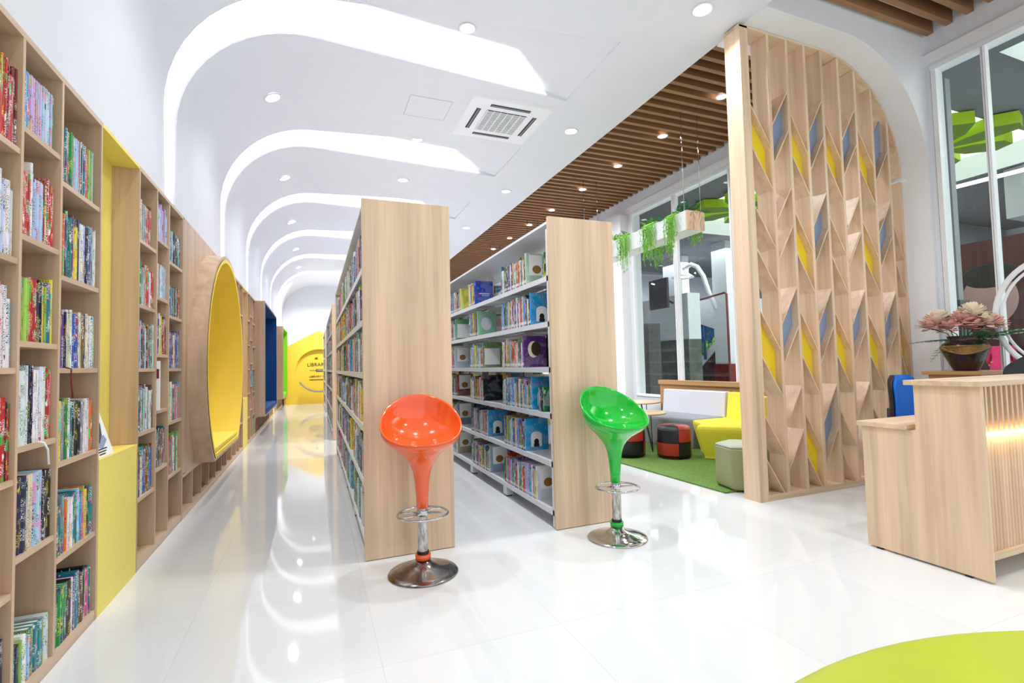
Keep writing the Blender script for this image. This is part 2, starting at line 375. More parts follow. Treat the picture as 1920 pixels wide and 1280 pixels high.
# ------------------------------------------------------------------ books
PAL = {'white': (236, 236, 238), 'cream': (232, 222, 190), 'red': (196, 34, 36), 'dark red': (122, 26, 34), 'orange': (232, 112, 40),
 'yellow': (240, 212, 40), 'lime green': (150, 190, 80), 'green': (30, 140, 70), 'teal': (0, 130, 140), 'sky blue': (60, 160, 222),
 'blue': (24, 84, 178), 'navy': (20, 34, 84), 'purple': (104, 60, 140), 'pink': (226, 96, 150), 'black': (24, 24, 30), 'grey': (150, 158, 168), 'brown': (120, 84, 56), 'pale blue': (176, 210, 236), 'lilac': (190, 170, 220)}
WT = [('white', 7), ('cream', 2), ('red', 3), ('dark red', 2), ('orange', 2), ('yellow', 2), ('lime green', 1.5), ('green', 2), ('teal', 2.5), ('sky blue', 2.5), ('blue', 2.5), ('navy', 2.5), ('purple', 1.5), ('pink', 1.5), ('black', 1.5), ('grey', 2), ('brown', 1), ('pale blue', 2.5), ('lilac', 1)]
def pick(): return random.choices([a for a, _ in WT], [b for _, b in WT])[0]
BOOKS = []
def put_book(mb, s):
    """s: p = spine bottom corner, u = along the row, d = inward, lean angle, t, dep, h"""
    u = Vector(s['u']); d = Vector(s['d']); z = Vector((0, 0, 1)); la = s.get('lean', 0)
    up = (z*math.cos(la)+u*math.sin(la)); uu = (u*math.cos(la)-z*math.sin(la)); o = Vector(s['p'])
    if la < 0: pass
    t, dep, h = s['t'], s['dep'], s['h']; rnd = random.Random(s['seed'])
    c = lin(s['rgb']); j = rnd.uniform(.85, 1.1); c = tuple(min(1, x*j) for x in c[:3])+(1,)
    lum = .3*c[0]+.6*c[1]+.1*c[2]
    ink = lin(rnd.choice([(245, 245, 245)]*4+[(250, 220, 60)])) if lum < .32 else lin(rnd.choice([(30, 30, 60), (200, 40, 40), (20, 110, 120), (40, 40, 44), (60, 150, 60)]))
    cv = (c, ink[:3]+(s.get('ink', 1),)); pg = ((.86, .83, .75, 1), (0, 0, 0, 0)); ox, oy = rnd.uniform(0, 90), rnd.uniform(0, 90)
    P = lambda a, b, e: o+uu*(a*t)+d*(b*dep)+up*(e*h)
    r = min(.12, .3*t/dep)
    F = lambda pts, k, uv=None: mb.poly(pts, 0, False, k, uv)
    U = lambda a0, a1, e0=0, e1=1: [(ox+a0, oy+e0*h), (ox+a1, oy+e0*h), (ox+a1, oy+e1*h), (ox+a0, oy+e1*h)]
    S0 = [(0, r), (.18, .02*r), (.82, .02*r), (1, r)]          # rounded spine section
    for (a0, b0), (a1, b1) in zip(S0, S0[1:]): F([P(a0, b0, 0), P(a1, b1, 0), P(a1, b1, 1), P(a0, b0, 1)], cv, U(a0*t, a1*t))
    F([P(0, 1, 0), P(0, r, 0), P(0, r, 1), P(0, 1, 1)], cv, U(.3, .3+dep)); F([P(1, r, 0), P(1, 1, 0), P(1, 1, 1), P(1, r, 1)], cv, U(.6, .6+dep))
    if s.get('tagged'): shelf_tag(mb, s, P, F, r)
    e = .985; w0 = min(.14, .0022/t)
    for q, k in ((0, pg),):
        F([P(w0, r, e), P(1-w0, r, e), P(1-w0, .97, e), P(w0, .97, e)], k); F([P(w0, .97, 0), P(w0, .97, e), P(1-w0, .97, e), P(1-w0, .97, 0)], k)
    for a, b in ((0, w0), (1-w0, 1)): F([P(a, r, 1), P(b, r, 1), P(b, 1, 1), P(a, 1, 1)], cv); F([P(b, 1, 0), P(a, 1, 0), P(a, 1, 1), P(b, 1, 1)], cv)
    F([P(x, y, 1) for x, y in S0], cv); F([P(x, y, 0) for x, y in S0][::-1]+[P(0, 1, 0), P(1, 1, 0)], cv)
    F([P(w0, r, e), P(w0, r, 1), P(w0, 1, 1), P(w0, 1, e)], cv); F([P(1-w0, r, 1), P(1-w0, r, e), P(1-w0, 1, e), P(1-w0, 1, 1)], cv)
def shelf_tag(mb, s, P, F, r):
    k = ((.85, .85, .86, 1), (.1, .1, .12, .6))
    F([P(.05, .02*r-.004, .06), P(.95, .02*r-.004, .06), P(.95, .02*r-.004, .16), P(.05, .02*r-.004, .16)], k, [(0, 0), (s['t'], 0), (s['t'], .025), (0, .025)])
def row(p0, u, d, length, hmax, where, group, z=0, hmin=.19, fill=1, dep=.2, cols=None, tmax=.03, tmin=.008, seed=None, front=.0, order='left', rightend=None, imp=1.0, tagged=False):
    """a row of upright books; p0 = start at the shelf front"""
    x = 0; u = Vector(u); d = Vector(d); k = 0; run = 0; out = []
    while True:
        if run <= 0: run = random.choice([1, 1, 1, 2, 2, 3, 4]); t = random.uniform(tmin, tmax)*(.6 if random.random() < .4 else 1); t = max(t, .006); h = random.uniform(hmin, hmax); cn = cols[k % len(cols)] if cols else pick()
        if x+t > length*fill:
            t = length*fill-x
            if t < .006: break
            t = min(t, tmax)
        rgb = tuple(max(4, min(250, v+random.randint(-14, 14))) for v in PAL[cn]); dp = min(dep, h*.78)
        b = dict(p=tuple(Vector(p0)+u*x+d*(front+random.uniform(0, .007))), u=tuple(u), d=tuple(d), t=t, dep=dp, h=h, rgb=rgb, cn=cn, where=where, group=group, seed=random.random(), n=k+1, imp=imp, tagged=tagged)
        out.append(b); x += t+.0008; k += 1; run -= 1
    n = len(out)
    for i, b in enumerate(out): b['ord'] = (i+1) if order == 'left' else (n-i)
    if rightend and out: out[-1 if order == 'left' else -1].update(rightend)
    BOOKS.extend(out); return out

# ------------------------------------------------------------------ left wall: bookcases
XB = -1.30
LA = [.05, .43, .83, 1.23, 1.63, 2.04]; LBm = [.05, .54, .94, 1.33, 1.73, 2.14]
def bookcase(y0, cols, label, where, empty_=()):
    """cols: list of (width, levels)"""
    t = thing('bookcase', label, 'bookcase', (-1.15, y0+sum(w for w, _ in cols)/2, 0), 'built-in oak bookcases along the left wall')
    y = y0; Y1 = y0+sum(w for w, _ in cols)
    B(XB, WX, y0, y0+.018, 0, 2.465).build('side_panel', 'case', t)
    B(XB, WX, Y1-.018, Y1, 0, 2.465).build('side_panel', 'case', t)
    B(XB, WX, y0, Y1, 2.465, 2.49).build('top_panel', 'case_h', t)
    B(XB, WX-.002, y0+.018, Y1-.018, 0, .05).build('plinth', 'case_h', t)
    B(XB-.012, XB, y0, Y1, 0, 2.49).build('back_panel', 'case', t)
    for ci, (wd, lv) in enumerate(cols):
        ya = y+(.018 if ci == 0 else .009); yb = y+wd-(.018 if ci == len(cols)-1 else .009)
        if ci: B(XB, WX-.001, y-.009, y+.009, .05, 2.465).build('divider_panel', 'case', t)
        for z in lv[1:]: B(XB, WX-.004, ya, yb, z-.022, z).build('shelf', 'case_h', t)
        y += wd
    return t
def case_books(y0, cols, names, hints={}, imp=1):
    y = y0
    for ci, (wd, lv) in enumerate(cols):
        ya = y+(.02 if ci == 0 else .011); yb = y+wd-(.02 if ci == len(cols)-1 else .011)
        for li, z in enumerate(lv):
            nxt = lv[li+1]-.022 if li+1 < len(lv) else 2.465
            hh = min(nxt-z-.05, .31); nth = ORD[len(lv)-li]
            h = hints.get((ci, li), {})
            if h.get('skip'): continue
            row((WX-.012, ya+h.get('y', 0), z), (0, 1, 0), (-1, 0, 0), yb-ya-h.get('y', 0), hh*h.get('hm', .98), '%s shelf down, %s' % (nth, names[ci]), 'books on the %s shelf down, %s' % (nth, names[ci]),
                hmin=hh*h.get('hn', .78), fill=h.get('fill', .97), cols=h.get('cols'), tmax=h.get('tm', .024), imp=imp)
        y += wd
W3 = [(.39, LA), (.30, LBm), (.40, LA)]
bookcase(1.96, [(.385, LA), (.31, LBm), (.43, LA)], 'tall oak bookcase at the left edge of the picture', '')
case_books(1.96, [(.385, LA), (.31, LBm), (.43, LA)], ['leftmost bookcase column', 'column second left of yellow niche', 'column just left of yellow niche'], {
 (0, 5): dict(cols=['red', 'red', 'dark red'], y=.2), (0, 4): dict(cols=['white', 'pale blue', 'white'], y=.2), (0, 3): dict(cols=['white', 'white', 'sky blue'], y=.2), (0, 2): dict(cols=['red', 'dark red', 'black'], y=.2), (0, 1): dict(skip=1), (0, 0): dict(y=.2, hm=.7),
 (1, 5): dict(cols=['sky blue', 'sky blue', 'blue', 'pink', 'pink', 'pink', 'lilac', 'lilac', 'white', 'navy', 'navy', 'pale blue', 'pale blue', 'sky blue', 'green', 'green'], fill=.86, hn=.8, hm=.88),
 (1, 4): dict(cols=['cream', 'pink', 'red', 'red', 'purple', 'white', 'white', 'white', 'lilac', 'pale blue', 'white', 'white', 'purple', 'dark red'], fill=.93),
 (1, 3): dict(cols=['orange', 'yellow', 'lime green', 'teal', 'pale blue', 'yellow', 'red', 'red', 'red', 'navy', 'navy', 'black'], fill=.93, hm=.86, hn=.72),
 (1, 2): dict(cols=['white', 'white', 'white', 'white', 'black', 'navy', 'navy', 'red', 'red'], tm=.032, hm=.98, hn=.9),
 (1, 1): dict(cols=['black', 'black', 'navy', 'black', 'yellow', 'cream', 'cream', 'yellow', 'cream', 'pale blue', 'blue', 'dark red'], hm=.92, hn=.86, tm=.03),
 (1, 0): dict(cols=['green', 'lilac', 'teal', 'navy', 'grey', 'lime green', 'white', 'white', 'pale blue'], hm=.62, hn=.5, tm=.034),
 (2, 5): dict(cols=['pale blue', 'navy', 'navy', 'white', 'teal', 'red', 'teal', 'green', 'lime green', 'sky blue', 'pale blue', 'white', 'dark red', 'red'], fill=.9, hm=.84),
 (2, 4): dict(cols=['white', 'orange', 'orange', 'white', 'lilac', 'navy', 'green', 'teal', 'green', 'pale blue', 'purple', 'yellow', 'teal', 'white', 'navy']),
 (2, 3): dict(cols=['yellow', 'cream', 'purple', 'cream', 'brown', 'navy', 'white', 'white', 'cream', 'red', 'white', 'blue', 'pale blue', 'white'], hm=.85),
 (2, 2): dict(cols=['green', 'black', 'lime green', 'green', 'yellow', 'grey', 'white', 'white', 'white', 'green', 'sky blue', 'orange', 'white', 'teal'], hm=.9),
 (2, 1): dict(cols=['black', 'teal', 'purple', 'green', 'teal', 'pale blue', 'sky blue', 'grey', 'pink', 'orange', 'yellow', 'white', 'red'], hm=.8, hn=.66),
 (2, 0): dict(cols=['white', 'lime green', 'green', 'brown', 'cream', 'grey', 'black', 'cream', 'pink', 'pink', 'white', 'purple', 'teal', 'teal'], hm=.8, hn=.68)})
bookcase(3.665, [(.385, LA), (.31, LBm), (.42, LA)], 'tall oak bookcase between yellow niche and round yellow pod', '')
case_books(3.665, [(.385, LA), (.31, LBm), (.42, LA)], ['column just right of yellow niche', 'narrow column beyond yellow niche', 'last column before round pod'], {
 (0, 5): dict(cols=['grey', 'black', 'brown', 'red', 'red', 'cream'], fill=.8), (0, 4): dict(cols=['white', 'green', 'yellow', 'red', 'red', 'green', 'grey']),
 (0, 3): dict(cols=['black', 'red', 'orange', 'teal', 'green', 'teal', 'pale blue', 'white']), (0, 2): dict(cols=['teal', 'teal', 'white', 'green', 'pale blue', 'navy', 'brown', 'white']),
 (0, 1): dict(cols=['red', 'green', 'teal', 'yellow', 'blue', 'cream', 'dark red', 'white']), (0, 0): dict(skip=1), (1, 0): dict(fill=.25), (2, 0): dict(fill=.12, cols=['red']), (1, 1): dict(cols=['blue', 'navy', 'teal', 'brown', 'red'], hm=.9),
 (1, 2): dict(skip=1), (1, 5): dict(cols=['lilac', 'pale blue', 'white', 'pale blue']), (1, 4): dict(cols=['white', 'lime green', 'pale blue', 'pale blue'], hm=.75), (2, 5): dict(cols=['teal', 'teal', 'pale blue', 'navy', 'black'], hm=.8),
 (2, 4): dict(cols=['sky blue', 'dark red', 'black', 'teal', 'green', 'red'], hm=.7), (2, 3): dict(cols=['teal', 'cream', 'blue', 'purple', 'blue']), (2, 1): dict(cols=['pink', 'white', 'lime green', 'green', 'white', 'pink'])})
def niche(y0, y1, label):
    t = thing('display_niche', label, 'wall niche', (-1.15, (y0+y1)/2, 0), 'yellow display niches in the left wall')
    B(-1.152, -1.14, y0, y1, .77, 2.49).build('back_panel', 'yellow', t); B(-1.14, WX, y0, y1, 2.47, 2.49).build('top_panel', 'yellow', t)
    B(XB, WX, y0+.002, y1-.002, 0, .755).build('front_panel', 'yellow', t); B(XB, WX+.001, y0+.002, y1-.002, .755, .77).build('ledge', 'yellow', t)
    return t
niche(3.087, 3.663, 'yellow niche with ledge between the two nearest bookcases')
# plain panel, cubby bench and round pod
def panel_wall(y0, y1, label):
    t = thing('panelled_bench', label, 'wall panelling', (-1.15, (y0+y1)/2, 0))
    B(-1.06, WX-.0015, y0, y1, .36, 2.49).build('upper_panel', 'case', t)
    B(XB, WX, y0, y1, .335, .36).build('top_board', 'case_h', t); B(XB, WX, y0, y1, 0, .05).build('plinth', 'case_h', t)
    B(XB-.01, XB, y0, y1, 0, .36).build('back_panel', 'case', t)
    y = y0
    while y < y1+.01: B(XB, WX-.002, y, min(y1, y+.018), .05, .335).build('divider_panel', 'case', t); y += (y1-y0-.018)/7
    return t
def pod_panel():
    t = thing('panelled_bench', 'oak wall panelling with low cubbies behind the round pod', 'wall panelling', (-1.15, 6.1, 0))
    y0, y1, cy, cz, r = 4.786, 7.4, 6.1, 1.25, 1.14
    q = MB(); N = 48                         # panel with a round hole for the pod
    AN = sorted([2*PI*k/N for k in range(N)]+[math.atan2(z-cz, y-cy) % (2*PI) for y in (y0, y1) for z in (.36, 2.49)])
    for a, b in zip(AN, AN[1:]+[AN[0]+2*PI]):
        def ed(a):
            c_, s_ = math.cos(a), math.sin(a); m_ = min((y1-cy)/abs(c_) if abs(c_) > 1e-6 else 9, ((2.49-cz) if s_ > 0 else (cz-.36))/abs(s_) if abs(s_) > 1e-6 else 9)
            return (cy+c_*m_, cz+s_*m_)
        def inn(a): return (cy+r*math.cos(a), max(.362, cz+r*math.sin(a)))
        e0, e1, i0, i1 = ed(a), ed(b), inn(a), inn(b)
        q.poly([(WX, i0[0], i0[1]), (WX, i1[0], i1[1]), (WX, e1[0], e1[1]), (WX, e0[0], e0[1])])
    q.box(XB, WX-.001, y0, y0+.018, .36, 2.49); q.box(XB, WX-.001, y1-.018, y1, .36, 2.49); q.box(XB, WX-.001, y0, y1, 2.472, 2.49)
    q.build('upper_panel', 'case', t)
    B(XB, WX, y0, y1, .335, .36).build('top_board', 'case_h', t); B(XB, WX, y0, y1, 0, .05).build('plinth', 'case_h', t); B(XB-.01, XB, y0, y1, 0, .36).build('back_panel', 'case', t)
    for k in range(8): y = y0+(y1-y0-.018)*k/7; B(XB, WX-.002, y, y+.018, .05, .335).build('divider_panel', 'case', t)
pod_panel()
row((WX-.03, 4.82, .05), (0, 1, 0), (-1, 0, 0), .07, .25, '', 'books in the low cubbies under the round pod', cols=['blue', 'green'], dep=.2, imp=.1)
def round_pod():
    t = thing('reading_pod', 'round oak reading pod lined in yellow felt on left wall', 'reading nook', (-1.05, 6.1, .36), 'coloured reading pods on the left wall')
    cy, cz, N = 6.1, 1.25, 64; XF = -.86
    def loop(r, zb):
        P = []
        a0 = math.asin((cz-zb)/r)
        for k in range(N+1): a = -a0+(PI+2*a0)*k/N; P.append((cy+r*math.cos(a), cz+r*math.sin(a)))
        return P
    o = loop(1.17, .362); i = loop(1.135, .39); i2 = loop(1.10, .425)
    L = lambda p, x: [(x, a, b) for a, b in p]
    q = MB(); q.loft([L(o, -1.31), L(o, XF), L(i, XF), L(i, -1.31)], 0, False); q.build('shell', 'case', t)
    q = MB(); q.loft([L(i, XF+.006), L(i2, XF+.006), L(i2, -1.29)], 0, False)
    q.face([q.pt(p) for p in L(i2, -1.29)]); q.build('felt_lining', 'yfelt', t)
    q = MB(); zb = .43; hw = math.sqrt(1.09**2-(cz-zb)**2)
    q.box(-1.288, XF-.004, cy-hw, cy+hw, zb, zb+.05); q.build('seat_cushion', 'yfelt', t, .012)
    B(-1.288, -1.27, cy-.98, cy+.98, 1.795, 1.803).build('seam', 'black', t) if 0 else None
    B(-1.286, -1.276, cy-.94, cy+.94, 1.78, 1.79).build('seam', 'orange_y', t)
round_pod()
C3 = [(.385, LA), (.31, LBm), (.405, LA)]
bookcase(7.402, C3, 'oak bookcase just beyond the round yellow pod', ''); niche(8.505, 9.067, 'narrow yellow niche far along left wall before the blue pod')
C4 = [(.36, LA), (.37, LBm), (.41, LA)]
bookcase(9.069, C4, 'oak bookcase just before the blue pod, mostly empty', '')
sk = {(c, l): dict(skip=1) for c in range(3) for l in range(6)}
for a, b in (((1, 2), ['teal', 'sky blue']), ((1, 1), ['white', 'red']), ((2, 5), ['red', 'pink', 'yellow']), ((2, 2), ['teal', 'green']), ((2, 1), ['red', 'white', 'white']), ((2, 0), ['yellow', 'red', 'green', 'lime green'])): sk[a] = dict(cols=b, fill=.9)
case_books(9.069, C4, ['bookcase before the blue pod']*3, sk, .2)
def box_pod(y0, y1, lining, col, label, z0=.345, z1=2.488, depth=.16):
    t = thing('reading_pod', label, 'reading nook', (-1.05, (y0+y1)/2, z0), 'coloured reading pods on the left wall')
    XF = WX+depth; q = MB(); a = .03
    q.box(-1.31, XF, y0, y0+a, z0, z1); q.box(-1.31, XF, y1-a, y1, z0, z1); q.box(-1.31, XF, y0+a, y1-a, z1-a, z1); q.box(-1.31, XF, y0+a, y1-a, z0, z0+a); q.build('shell', 'case', t)
    q = MB(); b = a+.03; y0 += a; y1 -= a; z0 += a; z1 -= a; c = .03
    q.box(-1.3, XF+.004, y0, y0+c, z0, z1); q.box(-1.3, XF+.004, y1-c, y1, z0, z1); q.box(-1.3, XF+.004, y0+c, y1-c, z1-c, z1); q.box(-1.3, XF+.004, y0+c, y1-c, z0, z0+c); q.box(-1.31, -1.29, y0+c, y1-c, z0+c, z1-c)
    q.build('felt_lining', lining, t)
    B(-1.288, XF-.01, y0+c, y1-c, z0+c, z0+c+.06).build('seat_cushion', lining, t, .01)
def low_unit(y0, y1, label, n=8):
    t = thing('cubby_bench', label, 'low shelf', (-1.15, (y0+y1)/2, 0), 'low cubby shelves under the square pods')
    B(XB, WX, y0, y1, .31, .335).build('top_board', 'case_h', t); B(XB, WX, y0, y1, 0, .05).build('plinth', 'case_h', t); B(XB-.01, XB, y0, y1, 0, .335).build('back_panel', 'case', t)
    for k in range(n+1): y = y0+(y1-y0-.018)*k/n; B(XB, WX-.002, y, y+.018, .05, .31).build('divider_panel', 'case', t)
box_pod(10.23, 13.25, 'bfelt', 'blue', 'square oak reading pod lined in dark blue felt'); low_unit(10.212, 13.25, 'low oak cubby shelf under the blue pod')
for k in range(5): row((WX-.03, 10.25+k*.38, .05), (0, 1, 0), (-1, 0, 0), .34, .24, '', 'books in the low cubbies under the blue pod', imp=.1, fill=.7)
bookcase(13.27, C3, 'oak bookcase between blue pod and green pod, nearer one', ''); niche(14.372, 14.9, 'last yellow niche, between the blue and green pods'); bookcase(14.902, C3, 'oak bookcase just before the green pod', '')
case_books(13.27, C3, ['bookcase beyond the blue pod']*3, {}, .2); case_books(14.902, C3, ['bookcase before the green pod']*3, {}, .2)
box_pod(16.1, 18.5, 'gfelt', 'green', 'square oak reading pod lined in lime green felt',   .335, 2.488); low_unit(16.1, 18.5, 'low oak cubby shelf under the green pod', 7)

# ------------------------------------------------------------------ far house-shaped sign
def text_mesh(name, body, size, loc, rot, mat, parent=None, ext=.002, align='CENTER', label=None, width=None):
    cu = bpy.data.curves.new(name, 'FONT'); cu.body = body; cu.size = size; cu.extrude = ext; cu.align_x = align; cu.align_y = 'CENTER'
    to = bpy.data.objects.new(name, cu); COL.objects.link(to); bpy.context.view_layer.update()
    me = bpy.data.meshes.new_from_object(to.evaluated_get(bpy.context.evaluated_depsgraph_get())); bpy.data.objects.remove(to)
    if width:
        xs = [v.co.x for v in me.vertices]; k = width/(max(xs)-min(xs))
        for v in me.vertices: v.co.x *= k
    R = Matrix.Translation(Vector(loc)) @ (rot if isinstance(rot, Matrix) else Matrix.Rotation(rot[2], 4, 'Z') @ Matrix.Rotation(rot[0], 4, 'X'))
    o0 = ORG.get(parent.name, Vector()) if parent else Vector()
    me.transform(R); me.transform(Matrix.Translation(-o0)); me.materials.clear(); me.materials.append(M[mat])
    o = bpy.data.objects.new(name, me); COL.objects.link(o); ORG[o.name] = o0
    if parent: o.parent = parent
    if label: o['label'] = label
    return o
def house():
    t = thing('house_sign', 'yellow house-shaped sign board on the far wall', 'sign', (.14, 18.66, 0))
    cx_, cz_, r, N, y = .16, 1.13, .75, 64, 18.56
    out = [(-.95, 0), (1.25, 0), (1.25, 1.92), (.14, 2.54), (-.95, 1.92)]
    q = MB()
    def edge(a):
        c_, s_ = math.cos(a), math.sin(a); best = 9
        for k in range(5):
            (x0, z0), (x1, z1) = out[k], out[(k+1) % 5]; dx, dz = x1-x0, z1-z0; den = c_*dz-s_*dx
            if abs(den) < 1e-9: continue
            tt = ((x0-cx_)*dz-(z0-cz_)*dx)/den; uu = ((x0-cx_)*s_-(z0-cz_)*c_)/den
            if tt > 0 and -1e-6 <= uu <= 1+1e-6: best = min(best, tt)
        return (cx_+c_*best, cz_+s_*best)
    angs = sorted([2*PI*k/N for k in range(N)]+[math.atan2(z-cz_, x-cx_) % (2*PI) for x, z in out])
    for a, b in zip(angs, angs[1:]+[angs[0]+2*PI]):
        e0, e1 = edge(a), edge(b); i0 = (cx_+r*math.cos(a), cz_+r*math.sin(a)); i1 = (cx_+r*math.cos(b), cz_+r*math.sin(b))
        q.poly([(e0[0], y, e0[1]), (e1[0], y, e1[1]), (i1[0], y, i1[1]), (i0[0], y, i0[1])])
    for k in range(5): (x0, z0), (x1, z1) = out[k], out[(k+1) % 5]; q.poly([(x0, y, z0), (x1, y, z1), (x1, 18.72, z1), (x0, 18.72, z0)])
    q.build('board', 'orange_y', t)
    q = MB(); q.loft([[(cx_+r*math.cos(2*PI*k/N), yy, cz_+r*math.sin(2*PI*k/N)) for k in range(N)] for yy in (y, y+.12)], 0, False); q.face([q.pt((cx_+r*math.cos(2*PI*k/N), y+.12, cz_+r*math.sin(2*PI*k/N))) for k in range(N)][::-1])
    rr_ = q.build('round_recess', 'orange_y', t)
    q = MB(); A = [-PI+.55+(PI-1.1)*k/24 for k in range(25)]
    q.loft([[(cx_+rr*math.cos(a), yy, cz_+rr*math.sin(a)) for a in A] for rr, yy in ((r-.004, y-.004), (r-.05, y-.004), (r-.05, y+.1))], 0, False, closed=False); q.build('lit_rim_arc', 'greymetal', rr_)  # grey arc paints the light caught by the recess's lower rim
    rt = (PI/2, 0, 0); Y = y+.112
    text_mesh('lettering', 'LIBRARIES', .17, (cx_, Y, 1.34), rt, 'text', rr_, width=.74)
    text_mesh('lettering', 'LIBRARY FOR', .09, (cx_, Y, .93), rt, 'text', rr_, width=.62)
    q = MB(); q.box(cx_-.62/2, cx_+.62/2, Y-.004, Y, .81, .83); q.box(cx_-.30, cx_-.06, Y-.004, Y, 1.145, 1.155); q.box(cx_+.12, cx_+.3, Y-.004, Y, 1.145, 1.155); q.box(cx_-.09, cx_+.17, Y-.004, Y, 1.1, 1.19); q.build('printed_bars', 'text', rr_)
    text_mesh('lettering', 'OPEN', .07, (cx_+.04, Y-.006, 1.145), rt, 'paper', rr_, width=.2, label='white lettering')
    q = MB()
    for k in range(5): a = PI/2+2*PI*k/5; q.tube([(cx_-.08, Y-.003, 1.58), (cx_-.08+.05*math.cos(a), Y-.003, 1.58+.05*math.sin(a))], .006, 4)
    q.box(cx_-.14, cx_-.02, Y-.004, Y, 1.54, 1.555); q.build('star_mark', 'text', rr_)
house()

# ------------------------------------------------------------------ free-standing racks
LV = [.13, .48, .83, 1.17, 1.51, 1.85]
def rack(x0, x1, y0, nb, label, bl=1.03):
    xm = (x0+x1)/2; y1 = y0+.03+nb*bl
    t = thing('book_rack', label, 'bookshelf', (xm, (y0+y1)/2, 0), 'double-sided metal library racks with oak end panels')
    B(x0, x1, y0, y0+.03, .004, 2.285).build('end_panel', 'oak', t, .002); B(x0, x1, y1, y1+.03, .004, 2.285).build('end_panel', 'oak', t, .002)
    for k in range(nb+1):
        y = y0+.03+k*bl; ya, yb = (y, y+.03) if k == 0 else ((y-.03, y) if k == nb else (y-.02, y+.02))
        q = B(xm-.035, xm+.035, ya, yb, .02, 2.22); q.build('upright_post', 'metal', t)
        if 0 < k < nb:
            for xa in (x0+.012, x1-.075): q = B(xa, xa+.063, y-.045, y+.045, .012, .09); q.box(xa+.008, xa+.055, y-.035, y+.035, 0, .0125, 1); q.build('foot', ['metal', 'black'], t)
        else:
            for xa in (x0+.004, x1-.02): B(xa, xa+.016, ya, yb, .01, 2.2).build('edge_strip', 'metal', t)
    for k in range(nb):
        ya = y0+.032+k*bl; yb = ya+bl-.004
        for li, z in enumerate(LV):
            for s in (0, 1):
                xa, xb = (x0+.004, xm-.038) if s == 0 else (xm+.038, x1-.004); q = MB()
                q.box(xa, xb, ya, yb, z-.012, z); xe = xa if s == 0 else xb-.006
                q.box(xe, xe+.006, ya, yb, z-(.04 if li else .04), z-.012)
                for j in range(1, 9): yy = ya+bl*j/9; q.box(xa+.01, xb-.01, yy-.004, yy+.004, z-.02, z-.012)
                for yy in (ya, yb-.004): q.box(xa+.02 if s == 0 else xa, xb if s == 0 else xb-.02, yy, yy+.004, z, z+.13)
                q.build('shelf', 'metal', t)
        B(x0+.002, x1-.002, ya, yb, 2.235, 2.255).build('top_panel', 'metal', t)
        q = B(xm-.006, xm+.006, ya+.03, yb-.03, 2.1, 2.16); q.box(xm-.006, xm+.006, ya+.03, yb-.03, 1.95, 1.99); q.build('back_rail', 'metal', t)
    return t
rack(.287, .861, 3.243, 4, 'library rack with wide oak end behind orange stool')
rack(1.609, 2.163, 3.24, 4, 'library rack with oak end behind green stool')
rack(.287, .861, 8.9, 4, 'second library rack along left aisle, behind the nearest one')
rack(.287, .861, 14.55, 3, 'farthest library rack beside the yellow house sign')
rack(1.609, 2.163, 8.9, 4, 'library rack in the second row, behind the green stool rack')
nice = {0: 'nearest bay', 1: 'second bay', 2: 'third bay', 3: 'fourth bay'}
ends = {(0, 5): (3.72, (190, 222, 190), 'cream'), (1, 5): (5.10, (20, 70, 170), 'blue'), (2, 5): (5.66, (214, 216, 90), 'yellow'),
        (0, 4): (3.63, (20, 156, 214), 'sky blue'), (1, 4): (5.03, (140, 205, 165), 'mint green'), (2, 4): (5.9, (120, 190, 120), 'green'),
        (0, 3): (3.81, (92, 44, 124), 'purple'), (1, 3): (4.87, (120, 150, 90), 'green'), (2, 3): (5.98, (190, 206, 214), 'grey'),
        (0, 2): (3.65, (20, 156, 214), 'sky blue'), (1, 2): (4.86, (20, 34, 50), 'black'), (2, 2): (5.9, (150, 60, 60), 'dark red'),
        (0, 1): (3.80, (20, 156, 214), 'sky blue'), (1, 1): (4.74, (20, 156, 214), 'sky blue'), (2, 1): (5.9, (130, 160, 170), 'grey'),
        (0, 0): (3.60, (226, 230, 240), 'white'), (1, 0): (4.70, (150, 170, 190), 'grey'), (2, 0): (5.9, (200, 180, 150), 'cream')}
bl = 1.03
for k in range(4):
    ya = 3.24+.032+k*bl; yb = ya+bl-.012
    for li, z in enumerate(LV):
        e = ends.get((k, li)); ye = e[0] if e else ya+random.uniform(.02, .2)
        nth = ORD[6-li]
        r_ = row((1.618, yb, z), (0, -1, 0), (1, 0, 0), yb-ye, .26, '%s shelf down, %s of green stool rack' % (nth, nice[k]), 'books on the %s shelf down, %s of the green stool rack' % (nth, nice[k]), hmin=.19, dep=.2, tmax=.017, tmin=.005,
            cols=None, imp=1, tagged=True, rightend=dict(rgb=e[1], cn=e[2], t=.02, h=.262, dep=.21, end=True, ink=.35) if e else None)
        if r_ and e: r_[-1]['key'] = (k, li)
        if k == 0 and li in (5, 2): row((1.62, ye-.12 if li == 2 else 3.40, z), (0, -1, 0), (1, 0, 0), .1, .2, '%s shelf down, against the oak end of green stool rack' % nth, 'small books against the oak end of the green stool rack', hmin=.16, dep=.14, cols=['green', 'grey', 'black'], imp=.6)
def rackrows(x, ux, y0, nb, imp, seed=0, whr='orange stool rack'):
    for k in range(nb):
        ya = y0+.032+k*bl
        for li, z in enumerate(LV):
            st = random.uniform(.01, .25)
            L_ = bl-.02-st
            if ux > 0: row((x, ya+bl-.012, z), (0, -1, 0), (1, 0, 0), L_*random.uniform(.75, 1), .29, '%s shelf down, %s of %s' % (ORD[6-li], nice[k], whr), 'books on the %s shelf down, %s of the %s' % (ORD[6-li], nice[k], whr), hmin=.2, dep=.2, tmax=.03, imp=imp)
            else: row((x, ya+.008, z), (0, 1, 0), (-1, 0, 0), L_*random.uniform(.75, 1), .29, '', '', hmin=.2, dep=.2, imp=.01)
